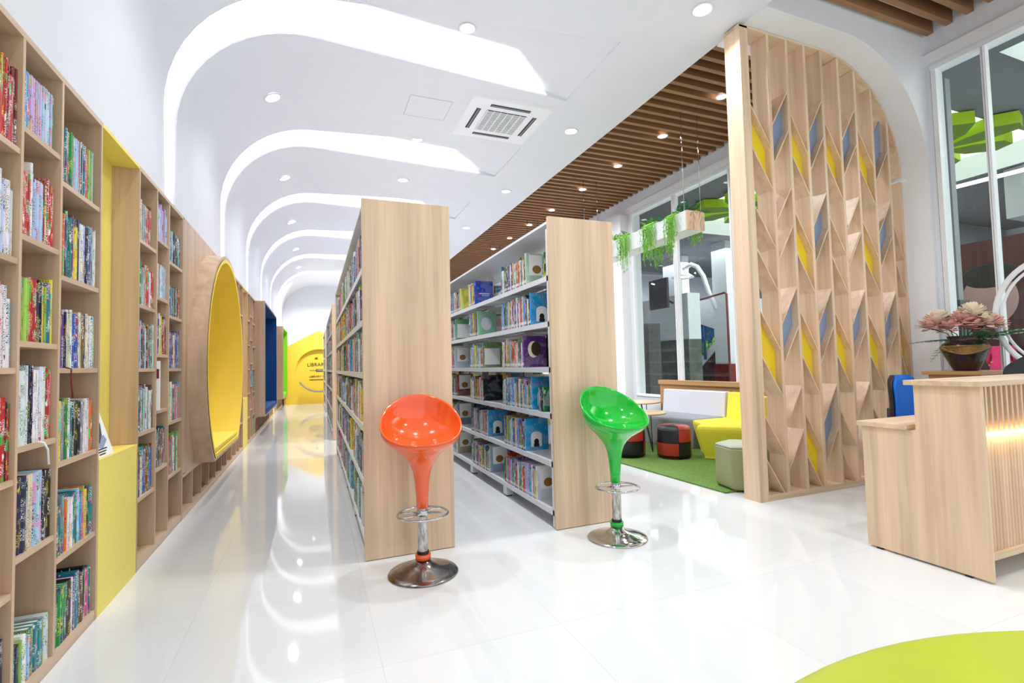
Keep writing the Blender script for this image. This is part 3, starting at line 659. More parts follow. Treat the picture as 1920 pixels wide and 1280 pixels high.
rackrows(.297, 1, 3.243, 4, .5); rackrows(.297, 1, 8.9, 4, .1); rackrows(.297, 1, 14.55, 3, .05)
rackrows(.853, -1, 3.243, 4, .01); rackrows(2.155, -1, 3.24, 4, .01)

# choose the largest ~300 as individuals, the rest is one mass
cp = Vector((0, 0, 1.2))
def score(b):
    p = Vector(b['p']); d = p-cp
    if d.dot(fwd) < .4: return 0
    u = (d.dot(rgt)/d.dot(fwd)*927+960); v = 640-d.dot(upv)/d.dot(fwd)*927
    if not (-5 < u < 1925 and -60 < v < 1330): return 0
    n = -Vector(b['d']); cosang = max(0.02, n.dot(-d.normalized()))
    a = b['h']*(b['t']*cosang)
    if b.get('end'): a += b['h']*b['dep']*.8
    return a/d.length_squared*b['imp']
BOOKS.sort(key=score, reverse=True)
BOOKS = [b for b in BOOKS]
rest = MB(); nind = 0
for b in BOOKS:
    ind = nind < 300 and score(b) > 0 and b['where']
    q = MB() if ind else rest
    put_book(q, b)
    if ind:
        nind += 1; o = q.build('book', 'book'); 
        side = 'from left' if b['p'][0] < 0 or True else ''
        sz = 'thin ' if b['t'] < .011 and ' ' not in b['cn'] else ('thick ' if b['t'] > .022 and ' ' not in b['cn'] else '')
        if b.get('end'): lb = '%s book with cover showing, %s' % (b['cn'], b['where'])
        else: lb = '%s%s book, %s from left, %s' % (sz, b['cn'], ORD[b['ord']], b['where'])
        if len(lb.split()) > 16: lb = lb.replace(' from left', '')
        tag(o, lb, 'book', b['group'])
        b['obj'] = o
o = rest.build('book', 'book'); tag(o, 'remaining books on the far bookcases and racks', 'books', kind='stuff')
# pictures on the front covers at row ends
for b in BOOKS:
    if b.get('end') and 'obj' in b:
        o = b['obj']; x, y, z = b['p']; y -= b['t']; h = b['h']; dp = b['dep']; ky = y-.0012; key = b['key']
        def disc(cx_, cz_, rx, rz, yy, mat, nm='cover_picture', N=16):
            q = MB(); q.poly([(cx_+rx*math.cos(2*PI*k/N), yy, cz_+rz*math.sin(2*PI*k/N)) for k in range(N)][::1]); q.build(nm, mat, o)
        if b['cn'] == 'sky blue':
            q = MB(); a = [(x+.05, ky, z+.03), (x+.15, ky, z+.03), (x+.15, ky, z+.12)]+[(x+.10+.05*math.cos(PI*k/10), ky, z+.12+.035*math.sin(PI*k/10)) for k in range(1, 10)]+[(x+.05, ky, z+.12)]
            q.poly(a); q.build('cover_picture', 'lilac_print' if 'lilac_print' in M else 'paper', o, label='pale arched picture')
            disc(x+.10, z+.07, .022, .026, ky-.0006, 'black')
            q = MB(); q.box(x+.075, x+.125, ky-.0008, ky-.0004, z+.03, z+.055); q.build('cover_picture', 'black', o)
        elif b['cn'] == 'purple': disc(x+.09, z+.15, .05, .07, ky, 'cream'); disc(x+.115, z+.155, .045, .06, ky-.0006, 'p_purple' if 'p_purple' in M else 'text')
        elif b['cn'] == 'blue': q = MB().box(x+.05, x+.17, ky-.0004, ky, z+.12, z+.128); q.box(x+.08, x+.17, ky-.0004, ky, z+.1, z+.105); q.build('cover_title', 'paper', o)
        elif b['cn'] == 'yellow': disc(x+.09, z+.21, .05, .04, ky, 'yellow'); disc(x+.1, z+.06, .05, .045, ky, 'yellow')
        elif b['cn'] in ('cream', 'white', 'grey', 'dark red'): B(x+.03, x+.18, ky-.0004, ky, z+.08, z+.25).build('cover_picture', 'paper', o); disc(x+.1, z+.13, .04, .035, ky-.0008, 'gold')
        elif b['cn'] in ('green', 'mint green'): B(x+.02, x+.19, ky-.0004, ky, z+.03, z+.2).build('cover_picture', 'paper' if b['cn'] == 'green' else 'leaf', o) if b['cn'] == 'green' else disc(x+.1, z+.13, .06, .07, ky, 'lobbywhite')
# books leaning or face-out in the left bookcases
def faceout():
    t = thing('picture_book', 'white picture book with a dinosaur-like creature leaning on yellow ledge', 'book', (-1.1, 3.3, .77))
    # stands on the niche ledge turned to the aisle, leaning back
    R = Matrix.Translation((-1.012, 3.095, .772)) @ Matrix.Rotation(math.radians(90), 4, 'Z') @ Matrix.Rotation(math.radians(-17), 4, 'X')
    q = MB(); q.xf = R; q.box(0, .235, 0, .012, 0, .37); q.build('cover', 'paper', t)
    rnd = random.Random(3)
    for nm, pts, mt in (('creature_picture', [(.03, .10), (.10, .07), (.16, .11), (.19, .17), (.15, .23), (.10, .27), (.05, .25), (.03, .18)], 'stone'), ('creature_picture', [(.04, .06), (.12, .04), (.2, .08), (.18, .11), (.08, .09)], 'p_blue'), ('creature_picture', [(.11, .17), (.14, .16), (.15, .2), (.12, .22)], 'redpaint')):
        q = MB(); q.xf = R; z_ = {'stone': -.0012, 'p_blue': -.0008, 'redpaint': -.0018}[mt]; q.poly([(a, z_, c) for a, c in pts]); q.build(nm, mt, t)
    q = MB(); q.xf = R
    for k in range(3): q.box(.05, .13+.02*k, -.001, -.0005, .012+k*.013, .018+k*.013)
    q.build('cover_title', 'black', t)
faceout()
def sbook():
    t = thing('picture_book', 'white and red book with large letter S, beside narrow shelf divider', 'book', (-1.0, 4.15, .94))
    B(-1.16, -.985, 4.06, 4.085, .942, 1.28).build('cover', 'paper', t)
    B(-1.155, -.987, 4.0575, 4.0598, 1.16, 1.225).build('title_band', 'redpaint', t)
    text_mesh('lettering', 'S', .075, (-1.06, 4.0565, 1.192), (PI/2, 0, 0), 'paper', t, ext=.0005)
    B(-1.14, -1.0, 4.0575, 4.0598, 1.06, 1.075).build('cover_picture', 'p_blue', t); q = MB(); q.poly([(-1.12, 4.0575, 1.075), (-1.02, 4.0575, 1.075), (-1.05, 4.0575, 1.1), (-1.07, 4.0575, 1.14), (-1.09, 4.0575, 1.1)]); q.build('cover_picture', 'lobbyblue', t)
    q = MB(); q.ball((-1.05, 4.058, 1.02), .018, .001, .02); q.build('cover_picture', 'skin', t); q = MB(); q.ball((-1.05, 4.0585, .975), .045, .001, .03); q.build('cover_picture', 'bluechair', t)
    q = MB(); q.box(-1.13, -1.02, 4.0575, 4.0598, 1.24, 1.245); q.box(-1.13, -1.06, 4.0575, 4.0598, 1.252, 1.257); q.build('cover_title', 'black', t)
sbook()

# ------------------------------------------------------------------ bar stools
def stool(loc, rot, mat, label, collar):
    t = thing('bar_stool', label, 'bar stool', (0, 0, 0), 'moulded plastic bar stools')
    N = 48; q = MB()
    def rim(a):
        s = (1+math.sin(a))/2
        return (.235*math.cos(a), .215*math.sin(a)-.01, .765+.255*s**1.35)
    def ringo(b, r, z):      # blend a circle (r, z) towards the rim
        out = []
        for k in range(N):
            a = 2*PI*k/N; R = rim(a); out.append((r*math.cos(a)*(1-b)+R[0]*b, r*math.sin(a)*(1-b)+R[1]*b, z*(1-b)+R[2]*b))
        return out
    rings = [ringo(0, .033, .375), ringo(0, .037, .45), ringo(0, .043, .53), ringo(0, .052, .585), ringo(0, .068, .63), ringo(0, .09, .662), ringo(.08, .115, .684), ringo(.22, .15, .70), ringo(.4, .19, .715), ringo(.62, .225, .735), ringo(.82, .232, .76), ringo(.96, .24, .80)]
    def off(s, dz): return [(x*s, y*s, z+dz) for x, y, z in ringo(1, 0, 0)]
    rings += [off(1.02, -.006), off(1.012, .004), off(.985, .005), off(.965, -.006)]
    inn = lambda b, r, z: [(x*.965, y*.965, zz) for x, y, zz in ringo(b, r, z)]
    rings += [inn(.86, .215, .765), inn(.66, .2, .755), inn(.44, .175, .75), inn(.24, .14, .745), inn(.08, .09, .742), inn(0, .04, .741), inn(0, .004, .741)]
    q.loft(rings, 0, True, (1, 1)); q.build('seat', mat, t)
    q = MB(); q.lathe([(.028, .09), (.028, .38)], seg=20); q.build('pole', 'steel', t)
    q = MB(); q.lathe([(.045, 0), (.045, .03)], (0, 0, .082), 20, caps=(1, 1)); q.lathe([(.034, .03), (.034, .045)], (0, 0, .082), 20, 1, (0, 1)); q.build('collar', [collar, 'black'], t)
    q = MB(); q.tube([(.145*math.cos(2*PI*k/40), .145*math.sin(2*PI*k/40)-.02, .345) for k in range(40)], .007, 8, closed=True)
    for a in (.5, 2.64, 3.6, 5.8): q.tube([(.03*math.cos(a), .03*math.sin(a), .345), (.09*math.cos(a+.25), .09*math.sin(a+.25)-.01, .347), (.143*math.cos(a), .143*math.sin(a)-.02, .345)], .006, 8)
    fr_ = q.build('footrest', 'chrome', t); q = MB(); q.lathe([(.034, .33), (.034, .362)], seg=20, caps=(1, 1)); q.build('footrest_collar', 'chrome', fr_)
    q = MB(); q.lathe([(.2, 0), (.203, .004), (.198, .010), (.15, .022), (.09, .038), (.05, .06), (.036, .084)], seg=56, caps=(1, 1)); q.build('base', 'tarnish' if mat == 'orange' else 'chrome', t)
    t.location = loc; t.rotation_euler = (0, 0, rot)
    return t
stool((.585, 2.93, 0), math.radians(-6), 'orange', 'glossy orange bar stool in front of the wide oak end panel', 'orange')
stool((1.915, 2.93, 0), math.radians(3), 'green', 'glossy green bar stool with turned scoop seat', 'green')

# ------------------------------------------------------------------ oak divider with angled boards
def divider():
    t = thing('room_divider', 'tall arched oak divider of fins and slanted boards', 'room divider', (4.5, 3.2, 0))
    ya, yb = 3.105, 3.275; fx = [3.515, 3.765, 3.995, 4.225, 4.445, 4.675, 4.905, 5.14, 5.37]; th = .015
    az = lambda x: 4.10 if x <= AXc else AZc+math.sqrt(max(0, (AR-.012)**2-(x-AXc)**2))
    B(3.435, 3.53, ya, yb, .0, 4.1).build('end_post', 'oak', t, .002)
    for x in fx[1:]: q = MB(); q.prism([(x-th, ya, .05), (x+th, ya, .05), (x+th, ya, az(x+th)-.02), (x-th, ya, az(x-th)-.02)], (0, yb-ya, 0)); q.build('fin', 'oak', t)
    B(5.525, 5.553, ya, yb, .05, 2.95).build('fin', 'oak', t)
    B(3.53, 5.55, ya, yb, 0, .05).build('base_rail', 'oak_x', t)
    pts = [(3.43, 4.102)]+[(AXc+(AR-.003)*math.cos(a), AZc+(AR-.003)*math.sin(a)) for a in [PI/2-PI/2*k/20 for k in range(21)]]
    inn = [(x-(.0 if x < AXc else .02*(x-AXc)/AR), z-(.022 if x < AXc+.01 else .022*(z-AZc)/AR)) for x, z in pts]
    q = MB()
    for k in range(len(pts)-1): q.prism([(pts[k][0], ya, pts[k][1]), (pts[k+1][0], ya, pts[k+1][1]), (inn[k+1][0], ya, inn[k+1][1]), (inn[k][0], ya, inn[k][1])], (0, yb-ya, 0))
    q.build('arch_band', 'oak_x', t)
    fxx = fx+[5.54]
    for b in range(9):
        xl, xr = fxx[b]+th, fxx[b+1]-th
        rows = [(3.41, 3.03), (2.51, 2.14), (1.62, 1.22), (.72, .35)] if b % 2 == 0 else [(3.27, 2.92), (2.40, 2.06), (1.50, 1.15), (.62, .24)]
        for r, (zu, zd) in enumerate(rows):
            dz = -.34 if b % 2 == 0 else .33
            if b == 8 and r == 0: continue
            for z in (zu, zd):
                if z+max(dz, 0) > az(xr)-.02: continue
                q = MB(); q.prism([(xl, ya+.002, z-.02), (xr, ya+.002, z+dz-.02), (xr, ya+.002, z+dz+.0), (xl, ya+.002, z)], (0, yb-ya-.004, 0)); q.build('slanted_board', 'oak', t)
            if r in (0, 2) or b in (2, 3, 6, 7):
                q = MB(); q.prism([(xl, ya+.065, zd+.0), (xr, ya+.065, zd+dz), (xr, ya+.065, zu+dz-.02), (xl, ya+.065, zu-.02)], (0, .012, 0))
                q.build('colour_panel', 'p_yellow' if b % 2 == 0 else 'p_blue', t, label='%s backing panel' % ('yellow' if b % 2 == 0 else 'blue-grey'))
divider()

# ------------------------------------------------------------------ reception desk
def desk():
    t = thing('reception_desk', 'oak reception desk with lit ribbed front at right edge', 'desk', (4.2, 1.8, 0))
    x0, x1 = 3.25, 4.5
    q = MB(); q.prism([(x0, 1.51, .012), (x0, 2.13, .012), (x0, 2.13, .755), (x0, 1.825, .755), (x0, 1.825, 1.022), (x0, 1.51, 1.022)], (.03, 0, 0)); q.build('end_panel', 'oak', t, .0015)
    B(x0-.03, x1, 1.49, 1.86, 1.022, 1.05).build('counter_top', 'oak_x', t, .0015)
    B(x0-.02, x1, 1.862, 2.15, .757, .785).build('worktop', 'oak_x', t, .0015)
    B(x0+.03, x1, 1.60, 1.82, .76, 1.022).build('counter_box', 'oak', t); B(x0+.03, x1, 1.84, 1.86, .05, .757).build('back_board', 'oak', t)
    B(x0+.03, x1, 1.642, 1.84, .1, .755).build('core_panel', 'oak', t); B(x0+.03, x1, 1.535, 1.64, .10, .135).build('base_rail', 'oak_x', t)
    q = MB(); x = x0+.035
    while x < x1: q.box(x, x+.018, 1.53, 1.60, .765, 1.02); x += .05
    q.build('upper_slats', 'oak', t)
    q = MB(); x = x0+.035
    while x < x1: q.lathe([(.012, .135), (.012, .755)], (x+.0125, 1.562, 0), 10, a0=PI, a1=2*PI); x += .031
    q.box(x0+.03, x1, 1.56, 1.64, .135, .755); fp = q.build('fluted_panel', 'oak', t)
    B(x0+.035, x1, 1.525, 1.54, .757, .764).build('light_strip', 'warm', fp)
    for a in ((x0+.002, x0+.028, 1.6, 1.63, 0, .014), (x0+.002, x0+.028, 2.05, 2.08, 0, .014), (x1-.1, x1-.05, 1.6, 1.84, 0, .1)): B(*a).build('foot', 'black', t)
desk()
def office_chair(loc, rot, mat, label, back_h=(.62, 1.03), bw=.42):
    t = thing('office_chair', label, 'office chair', (0, 0, 0))
    q = MB(); rings = []
    z0, z1 = back_h
    for k in range(13):
        s = k/12; z = z0+(z1-z0)*s; wv = bw/2*max(.25, (1-abs(2*s-1)**4.5))**.5*(.9+.1*s); e = .02 if 0 < k < 12 else .008
        cu = .05*(1-(2*s-1)**2)
        rings.append([(wv*math.copysign(abs(math.cos(a))**.6, math.cos(a)), .2+e*math.copysign(abs(math.sin(a))**.6, math.sin(a))-cu*.4+.05*math.cos(a)**2*-1, z) for a in [2*PI*j/28 for j in range(28)]])
    q.loft(rings, 0, True, (1, 1)); q.build('backrest', mat, t)
    q = MB(); q.loft([[(x, y+.03, z) for x, y, _ in r] for r, z in ((rr, rr[0][2]) for rr in rings)], 0, True, (1, 1)); q.build('back_shell', 'black', t)
    q = MB(); q.box(-.23, .23, -.23, .2, .43, .5); q.build('seat', mat, t, .03)
    q = MB(); q.tube([(0, .12, .42), (0, .28, .45), (0, .27, .75)], .018); q.build('back_bar', 'black', t)
    q = MB(); q.lathe([(.025, .1), (.025, .43)], seg=14); q.build('gas_column', 'black', t)
    q = MB()
    for k in range(5): a = 2*PI*k/5+.3; q.tube([(0, 0, .1), (.15*math.cos(a), .15*math.sin(a), .09), (.28*math.cos(a), .28*math.sin(a), .06)], [.03, .022, .016])
    sb = q.build('star_base', 'black', t)
    for k in range(5): a = 2*PI*k/5+.3; q = MB(); q.ball((.28*math.cos(a), .28*math.sin(a), .028), .028); q.build('caster', 'black', sb)
    t.location = loc; t.rotation_euler = (0, 0, rot); return t
office_chair((4.56, 2.46, 0), math.radians(8), 'bluechair', 'blue fabric office chair between oak divider and desk', (.62, 1.03), .40)


# cabinet with vase of flowers
t = thing('side_cabinet', 'small honey wood cabinet against window wall under the vase', 'cabinet', (5.35, 2.6, 0))
B(5.12, 5.56, 2.36, 2.80, 1.015, 1.045).build('top_board', 'honey', t, .003); B(5.15, 5.54, 2.38, 2.76, 0, 1.015).build('body', 'honey', t); dr_ = B(5.138, 5.15, 2.39, 2.75, .05, .98).build('door', 'honey', t); B(5.12, 5.138, 2.42, 2.435, .5, .62).build('handle', 'chrome', dr_)
def vase():
    c = (5.32, 2.56, 1.047)
    t = thing('flower_vase', 'dark round clay vase with bronze swag on side cabinet', 'vase', c)
    q = MB(); q.lathe([(.08, 0), (.088, .005), (.13, .10), (.168, .19), (.172, .21), (.15, .24), (.12, .258), (.105, .275), (.118, .295), (.12, .305), (.10, .305), (.09, .28)], c, 36, caps=(1, 1)); q.build('body', 'pot', t)
    q = MB(); F = [math.atan2(-c[1], -c[0])+x for x in [(-1.05+2.1*k/16) for k in range(17)]]
    def rz(z): return .14+(z-.10)*.333 if z < .19 else .173
    up = [(c[0]+(rz(.2)+.006)*math.cos(a), c[1]+(rz(.2)+.006)*math.sin(a), c[2]+.215) for a in F]
    lo = [(c[0]+(rz(.2-.06*math.cos((k/16-.5)*PI))+.010)*math.cos(a), c[1]+(rz(.2-.06*math.cos((k/16-.5)*PI))+.010)*math.sin(a), c[2]+.207-.06*math.cos((k/16-.5)*PI)) for k, a in enumerate(F)]
    q.loft([up, lo], 0, True, closed=False); q.tube(lo, .008, 6); q.tube(up, .006, 6); q.build('bronze_swag', 'gold', t)
vase()
def petalflower(q, c, r, n, rnd, mi=0):
    for k in range(n):
        th = rnd.uniform(0, 2*PI); ph = rnd.uniform(-.2, 1.4); d = Vector((math.cos(th)*math.cos(ph), math.sin(th)*math.cos(ph), math.sin(ph)))
        s = d.cross(Vector((0, 0, 1)) if abs(d.z) < .9 else Vector((1, 0, 0))).normalized(); w_ = r*.22; c_ = Vector(c); up = s.cross(d)
        q.poly([c_, c_+d*r*.5+s*w_+up*.01, c_+d*r*.9+s*w_*.6, c_+d*r*1.02, c_+d*r*.9-s*w_*.6, c_+d*r*.5-s*w_+up*.01], mi, True)
def leafblade(q, base_, dirv, L, wd, droop, n=9, mi=0, pinn=True):
    """a fern frond: a rib with leaflets on both sides"""
    p = Vector(base_); d = Vector(dirv).normalized(); s = d.cross(Vector((0, 0, 1))).normalized(); pts = []
    for k in range(n+1): t_ = k/n; pts.append(p+d*L*t_+Vector((0, 0, -droop*t_*t_)))
    q.tube(pts, [.004*(1-.7*k/n) for k in range(n+1)], 4, mi)
    for k in range(1, n+1):
        wk = wd*math.sin(PI*min(.98, (k/n)*.85+.12))
        for sg in (-1, 1):
            a = pts[k]; b = a+s*sg*wk+d*wk*.35+Vector((0, 0, -wk*.25)); m_ = (a+b)/2; l = L/n*.42
            q.poly([a, m_+d*l, b, m_-d*l*.8], mi)
def bouquet():
    c = Vector((5.32, 2.56, 1.33)); rnd = random.Random(5)
    heads = [(-.20, .14, .13, 0), (-.09, .10, .11, 0), (.05, .03, .10, 0), (.13, -.02, .14, 1), (.05, .06, .24, 1), (.16, -.06, .11, 0), (-.16, .16, .18, 1), (.0, .10, .17, 0)]
    for i, (a, b_, z, mi) in enumerate(heads):
        # spread sideways across the view: direction roughly (sin, -cos)
        sd = Vector((.42, -.9, 0)).normalized(); p = c+sd*a*1.1+Vector((b_*-.3, b_*-.2, z*.8-.01))
        t = thing('flower', '', 'flower', p, 'pink and cream blooms in the clay vase')
        t['label'] = ['leftmost pink bloom in the vase', 'pink bloom left of the vase centre', 'pink bloom just above the vase rim', 'cream bloom right of the vase centre', 'topmost cream bloom in the vase', 'lowest pink bloom at the right of the vase', 'cream bloom at upper left of the vase', 'pink bloom behind the centre of the vase'][i]
        q = MB(); petalflower(q, p, .135, 60, rnd); q.build('petals', 'cream' if mi else 'pink', t)
        q = MB(); q.tube([c-Vector((0, 0, .22)), c+(p-c)*.5, p], .004, 5); q.build('stem', 'leaf', t)
    q = MB()
    sd = Vector((.42, -.9, 0)).normalized(); bk = Vector((.9, .42, 0))
    for a, b_, L, dr, el in ((-1, 0, .36, .10, .25), (1, .0, .40, .06, .3), (1, -.2, .50, .14, .45), (-.8, -.6, .26, .2, .1), (-.3, -1, .22, .16, .3), (.4, -.9, .22, .14, .3), (.8, .5, .3, .1, .3), (-.7, .5, .3, .1, .3), (-.5, -.7, .2, .16, .1), (.6, -.7, .24, .02, .5)):
        leafblade(q, c-Vector((0, 0, .03)), sd*a+bk*b_+Vector((0, 0, el)), L*1.1, .085, dr, 11)
    tag(q.build('fern_leaves', 'leaf'), 'dark green fern leaves spreading under the blooms in the vase', 'leaves')
bouquet()
office_chair((5.0, 1.9, 0), math.radians(-62), 'blackleather', 'black leather office chair behind the reception desk', (.7, 1.16), .5)
q = MB(); P = [(5.47, 2.02+.38*math.cos(2*PI*k/48), 1.5+.46*math.sin(2*PI*k/48)) for k in range(48)]
q.tube(P, .022, 8, closed=True); q.tube([(x-.0, 2.02+(y-2.02)*.88, 1.5+(z-1.5)*.88) for x, y, z in P], .012, 8, closed=True)
q.box(5.45, 5.49, 1.99, 2.05, 0, 1.06)
tag(q.build('round_mirror_frame', 'white'), 'white oval ring frame on a stand at right edge by window', 'frame')
# lime round table top in the near corner
t = thing('round_ottoman', 'large lime green round ottoman in the near right corner', 'ottoman', (1.3, -.53, 0))
q = MB(); q.lathe([(1.36, .06), (1.45, .10), (1.465, .36), (1.45, .41), (1.41, .43), (.8, .435), (.004, .436)], (1.30, -.53, 0), 96, caps=(1, 1)); q.build('cushion', 'limevinyl', t)
q = MB(); q.lathe([(1.3, 0), (1.3, .06)], (1.30, -.53, 0), 64, caps=(1, 1)); q.build('plinth', 'black', t)

# ------------------------------------------------------------------ lounge corner
tag(MB().prism([(3.40, 3.45, .001), (RX-.01, 3.45, .001), (RX-.01, 7.7, .001), (3.30, 7.7, .001), (3.30, 6.2, .001)], (0, 0, .014)).build('turf_rug', 'turf'), 'green artificial turf rug under the lounge seats', 'rug')
B(RX-.0, RX+.0, 0, 0, 0, 0) if 0 else None
t = thing('window_bench_panel', 'honey wood panel below the window behind the sofa', 'panelling', (5.55, 5.5, 0))
B(5.5, 5.595, 3.8, 6.95, .0, .80).build('panel', 'honey', t); B(5.46, 5.597, 3.8, 6.95, .80, .87).build('rail', 'honey', t, .003)
def pouf(loc, rot, label):
    t = thing('round_pouf', label, 'pouf', (0, 0, 0), 'black and red leather poufs on the turf rug')
    prof_ = [(.165, 0), (.19, .015), (.2, .05), (.203, .19)], [(.203, .205), (.2, .34), (.188, .375), (.15, .392), (.004, .398)]
    for hi, pf in enumerate(prof_):
        for k in range(4):
            q = MB(); q.lathe(pf, (0, 0, 0), 10, a0=PI/2*k+.012, a1=PI/2*(k+1)-.012); q.build('leather_panel', 'redleather' if (k+hi) % 2 else 'blackleather', t, label='%s leather panel' % ('red' if (k+hi) % 2 else 'black'))
    q = MB(); q.lathe([(.198, .02), (.199, .35), (.1, .385)], seg=32, caps=(1, 1)); q.build('seam_core', 'black', t)
    t.location = loc; t.rotation_euler = (0, 0, rot); return t
pouf((4.10, 4.96, .015), math.radians(225+22), 'checkered red and black pouf in front of the yellow sofa seat')
pouf((3.68, 5.30, .015), math.radians(205), 'red and black pouf partly hidden behind the green stool')
def hexpouf():
    c = Vector((3.715, 3.53, .015)); t = thing('hexagon_pouf', 'olive green hexagonal pouf beside the divider post', 'pouf', c)
    a0 = math.atan2(3.45-3.53, 3.47-3.715); hx = lambda r, z: [(c.x+r*math.cos(a0+PI/3*k), c.y+r*math.sin(a0+PI/3*k), c.z+z) for k in range(6)]
    q = MB(); q.loft([hx(.22, 0), hx(.247, .02), hx(.25, .36), hx(.246, .375)], 0, False, (1, 1)); q.build('body', 'olive', t, .012)
    q = MB(); q.loft([hx(.246, .376), hx(.24, .392), hx(.21, .402)], 0, False, (1, 1)); q.build('top_cushion', 'olive_top', t, .006)
hexpouf()
def sofa(name, seat, base_in, backs, matseat, matback, label, zt=.415):
    cx_ = sum(p[0] for p in seat)/len(seat); cy_ = sum(p[1] for p in seat)/len(seat)
    t = thing(name, label, 'sofa', (cx_, cy_, .015), 'modular lounge sofa sections')
    q = MB(); ring = lambda k, z: [(cx_+(x-cx_)*k, cy_+(y-cy_)*k, z) for x, y in seat]
    q.loft([ring(base_in, .016), ring(base_in+.01, .05), ring(.99, zt-.07), ring(1, zt-.04), ring(.99, zt-.01), ring(.96, zt)], 0, False, (1, 1)); q.build('seat', matseat, t, .01)
    for (ax, ay), (bx, by) in backs:
        d = Vector((bx-ax, by-ay, 0)).normalized(); n = Vector((d.y, -d.x, 0))
        if n.x < 0: n = -n
        a = Vector((ax, ay, zt-.005)); b = Vector((bx, by, zt-.005)); th_ = .12; h_ = .345; ln = .04
        q = MB(); bot = [a, b, b+n*th_, a+n*th_]; tp = [v+Vector((0, 0, h_))+n*(ln if i < 2 else .02) for i, v in enumerate(bot)]
        q.loft([bot, tp], 0, False, (1, 1)); q.build('backrest', matback, t, .012)
    return t
sofa('sofa_section', [(4.66, 5.22), (4.50, 5.68), (4.42, 6.45), (5.24, 6.45), (5.36, 5.25)], .9, [((5.03, 6.32), (5.12, 5.16))], 'sofagrey', 'sofawhite', 'pale grey sofa section with long backrest under the window')
sofa('sofa_section', [(4.58, 5.16), (4.42, 4.84), (4.22, 4.69), (4.66, 4.20), (5.35, 4.15), (5.34, 5.2)], .80, [((5.12, 5.13), (4.98, 4.66)), ((4.90, 4.60), (4.72, 4.25))], 'sofayel', 'sofayel', 'bright yellow sofa section next to the olive pouf')
def table(loc, label, r=.33, h=.5):
    t = thing('round_table', label, 'side table', (0, 0, 0), 'low round tables with black wire legs')
    q = MB(); q.lathe([(r-.01, h-.024), (r, h-.016), (r, h-.004), (r-.006, h), (.002, h)], seg=40, caps=(1, 0)); q.build('table_top', 'oak_x', t)
    for k in range(3):
        a = 2*PI*k/3+.4; q = MB(); f = Vector((.27*math.cos(a), .27*math.sin(a), .006))
        for s in (-.3, .3): q.tube([(.17*math.cos(a+s), .17*math.sin(a+s), h-.026), f], .006, 6)
        q.build('leg', 'black', t)
    t.location = loc; return t
table((4.10, 5.60, .015), 'low round oak table nearest the checkered pouf'); table((5.12, 7.05, .015), 'low round oak table farther back by the window', .36)

# hanging planters
def planter(y0, y1, label, full=True):
    xa, xb, z0, z1 = 4.28, 4.56, 2.81, 3.05
    t = thing('hanging_planter', label, 'planter', ((xa+xb)/2, (y0+y1)/2, z0), 'planters hung from the slatted ceiling')
    q = B(xa, xa+.02, y0+.02, y1-.02, z0+.012, z1); q.box(xb-.02, xb, y0+.02, y1-.02, z0+.012, z1); q.box(xa, xb, y0+.02, y1-.02, z0, z0+.012); tg = q.build('trough', 'white', t)
    B(xa, xb, y0, y0+.02, z0, z1).build('end_board', 'oak', t); B(xa, xb, y1-.02, y1, z0, z1).build('end_board', 'oak', t)
    B(xa+.02, xb-.02, y0+.02, y1-.02, z1-.05, z1-.02).build('soil', 'slatback', tg)
    for x in (xa+.01, xb-.01):
        for y in (y0+.05, y1-.05): q = MB(); q.tube([(x, y, z1-.02), (x, y, 4.32)], .005, 6); q.lathe([(.008, 0), (.008, .05)], (x, y, 3.95), 8, caps=(1, 1)); q.build('hanging_rod', 'chrome', t)
    return t
planter(4.78, 7.3, 'white and oak planter hanging nearest the divider'); planter(9.6, 12.1, 'white and oak planter hanging far behind the racks')
def vine(x, y, side, L, wdt, label, mat='vine'):
    rnd = random.Random(int(y*100)); q = MB(); n = int(26*wdt/.2)
    for k in range(n):
        yy = y+rnd.uniform(-wdt/2, wdt/2); out = side*(rnd.uniform(.012, .07)); l = L*rnd.uniform(.45, 1)*(1-.5*abs(yy-y)/wdt)
        P = [(x-side*.06, yy, 3.03), (x+side*.0, yy, 3.075), (x+out, yy+rnd.uniform(-.02, .02), 3.04)]
        m_ = 7
        for j in range(1, m_+1): P.append((x+out+side*rnd.uniform(-.0, .02), yy+rnd.uniform(-.02, .02), 3.04-l*j/m_))
        q.tube(P, .0022, 3)
        for a, b in zip(P[2:], P[3:]):
            for j in range(5):
                f = rnd.random(); p = Vector(a).lerp(Vector(b), f); th = rnd.uniform(0, 2*PI); e = rnd.uniform(.012, .024)
                v = Vector((math.cos(th)*e, math.sin(th)*e, -e*rnd.uniform(.3, 1.4)))
                if (p+v).x*side < (x+side*.004)*side: v.x = abs(v.x)*side
                s_ = Vector((-math.sin(th), math.cos(th), 0))*e*.28; q.poly([p, p+v*.5+s_, p+v, p+v*.5-s_], 0)
    return tag(q.build('trailing_plant', mat), label, 'plant', 'trailing plants spilling from the near planter')
vine(4.28, 5.02, -1, .60, .22, 'bright green trailing plant nearest the oak end of the hanging planter'); vine(4.28, 5.50, -1, .62, .26, 'bright green trailing plant at the middle of the hanging planter')
vine(4.28, 6.05, -1, .62, .24, 'bright green trailing plant beside the white wall column'); vine(4.56, 5.0, 1, .42, .22, 'trailing plant hanging behind the oak end of the planter', 'vine')
vine(4.56, 5.75, 1, .6, .2, 'trailing plant hanging behind the middle of the planter'); vine(4.28, 6.6, -1, .5, .3, 'trailing plant at far end of the hanging planter, behind the rack')
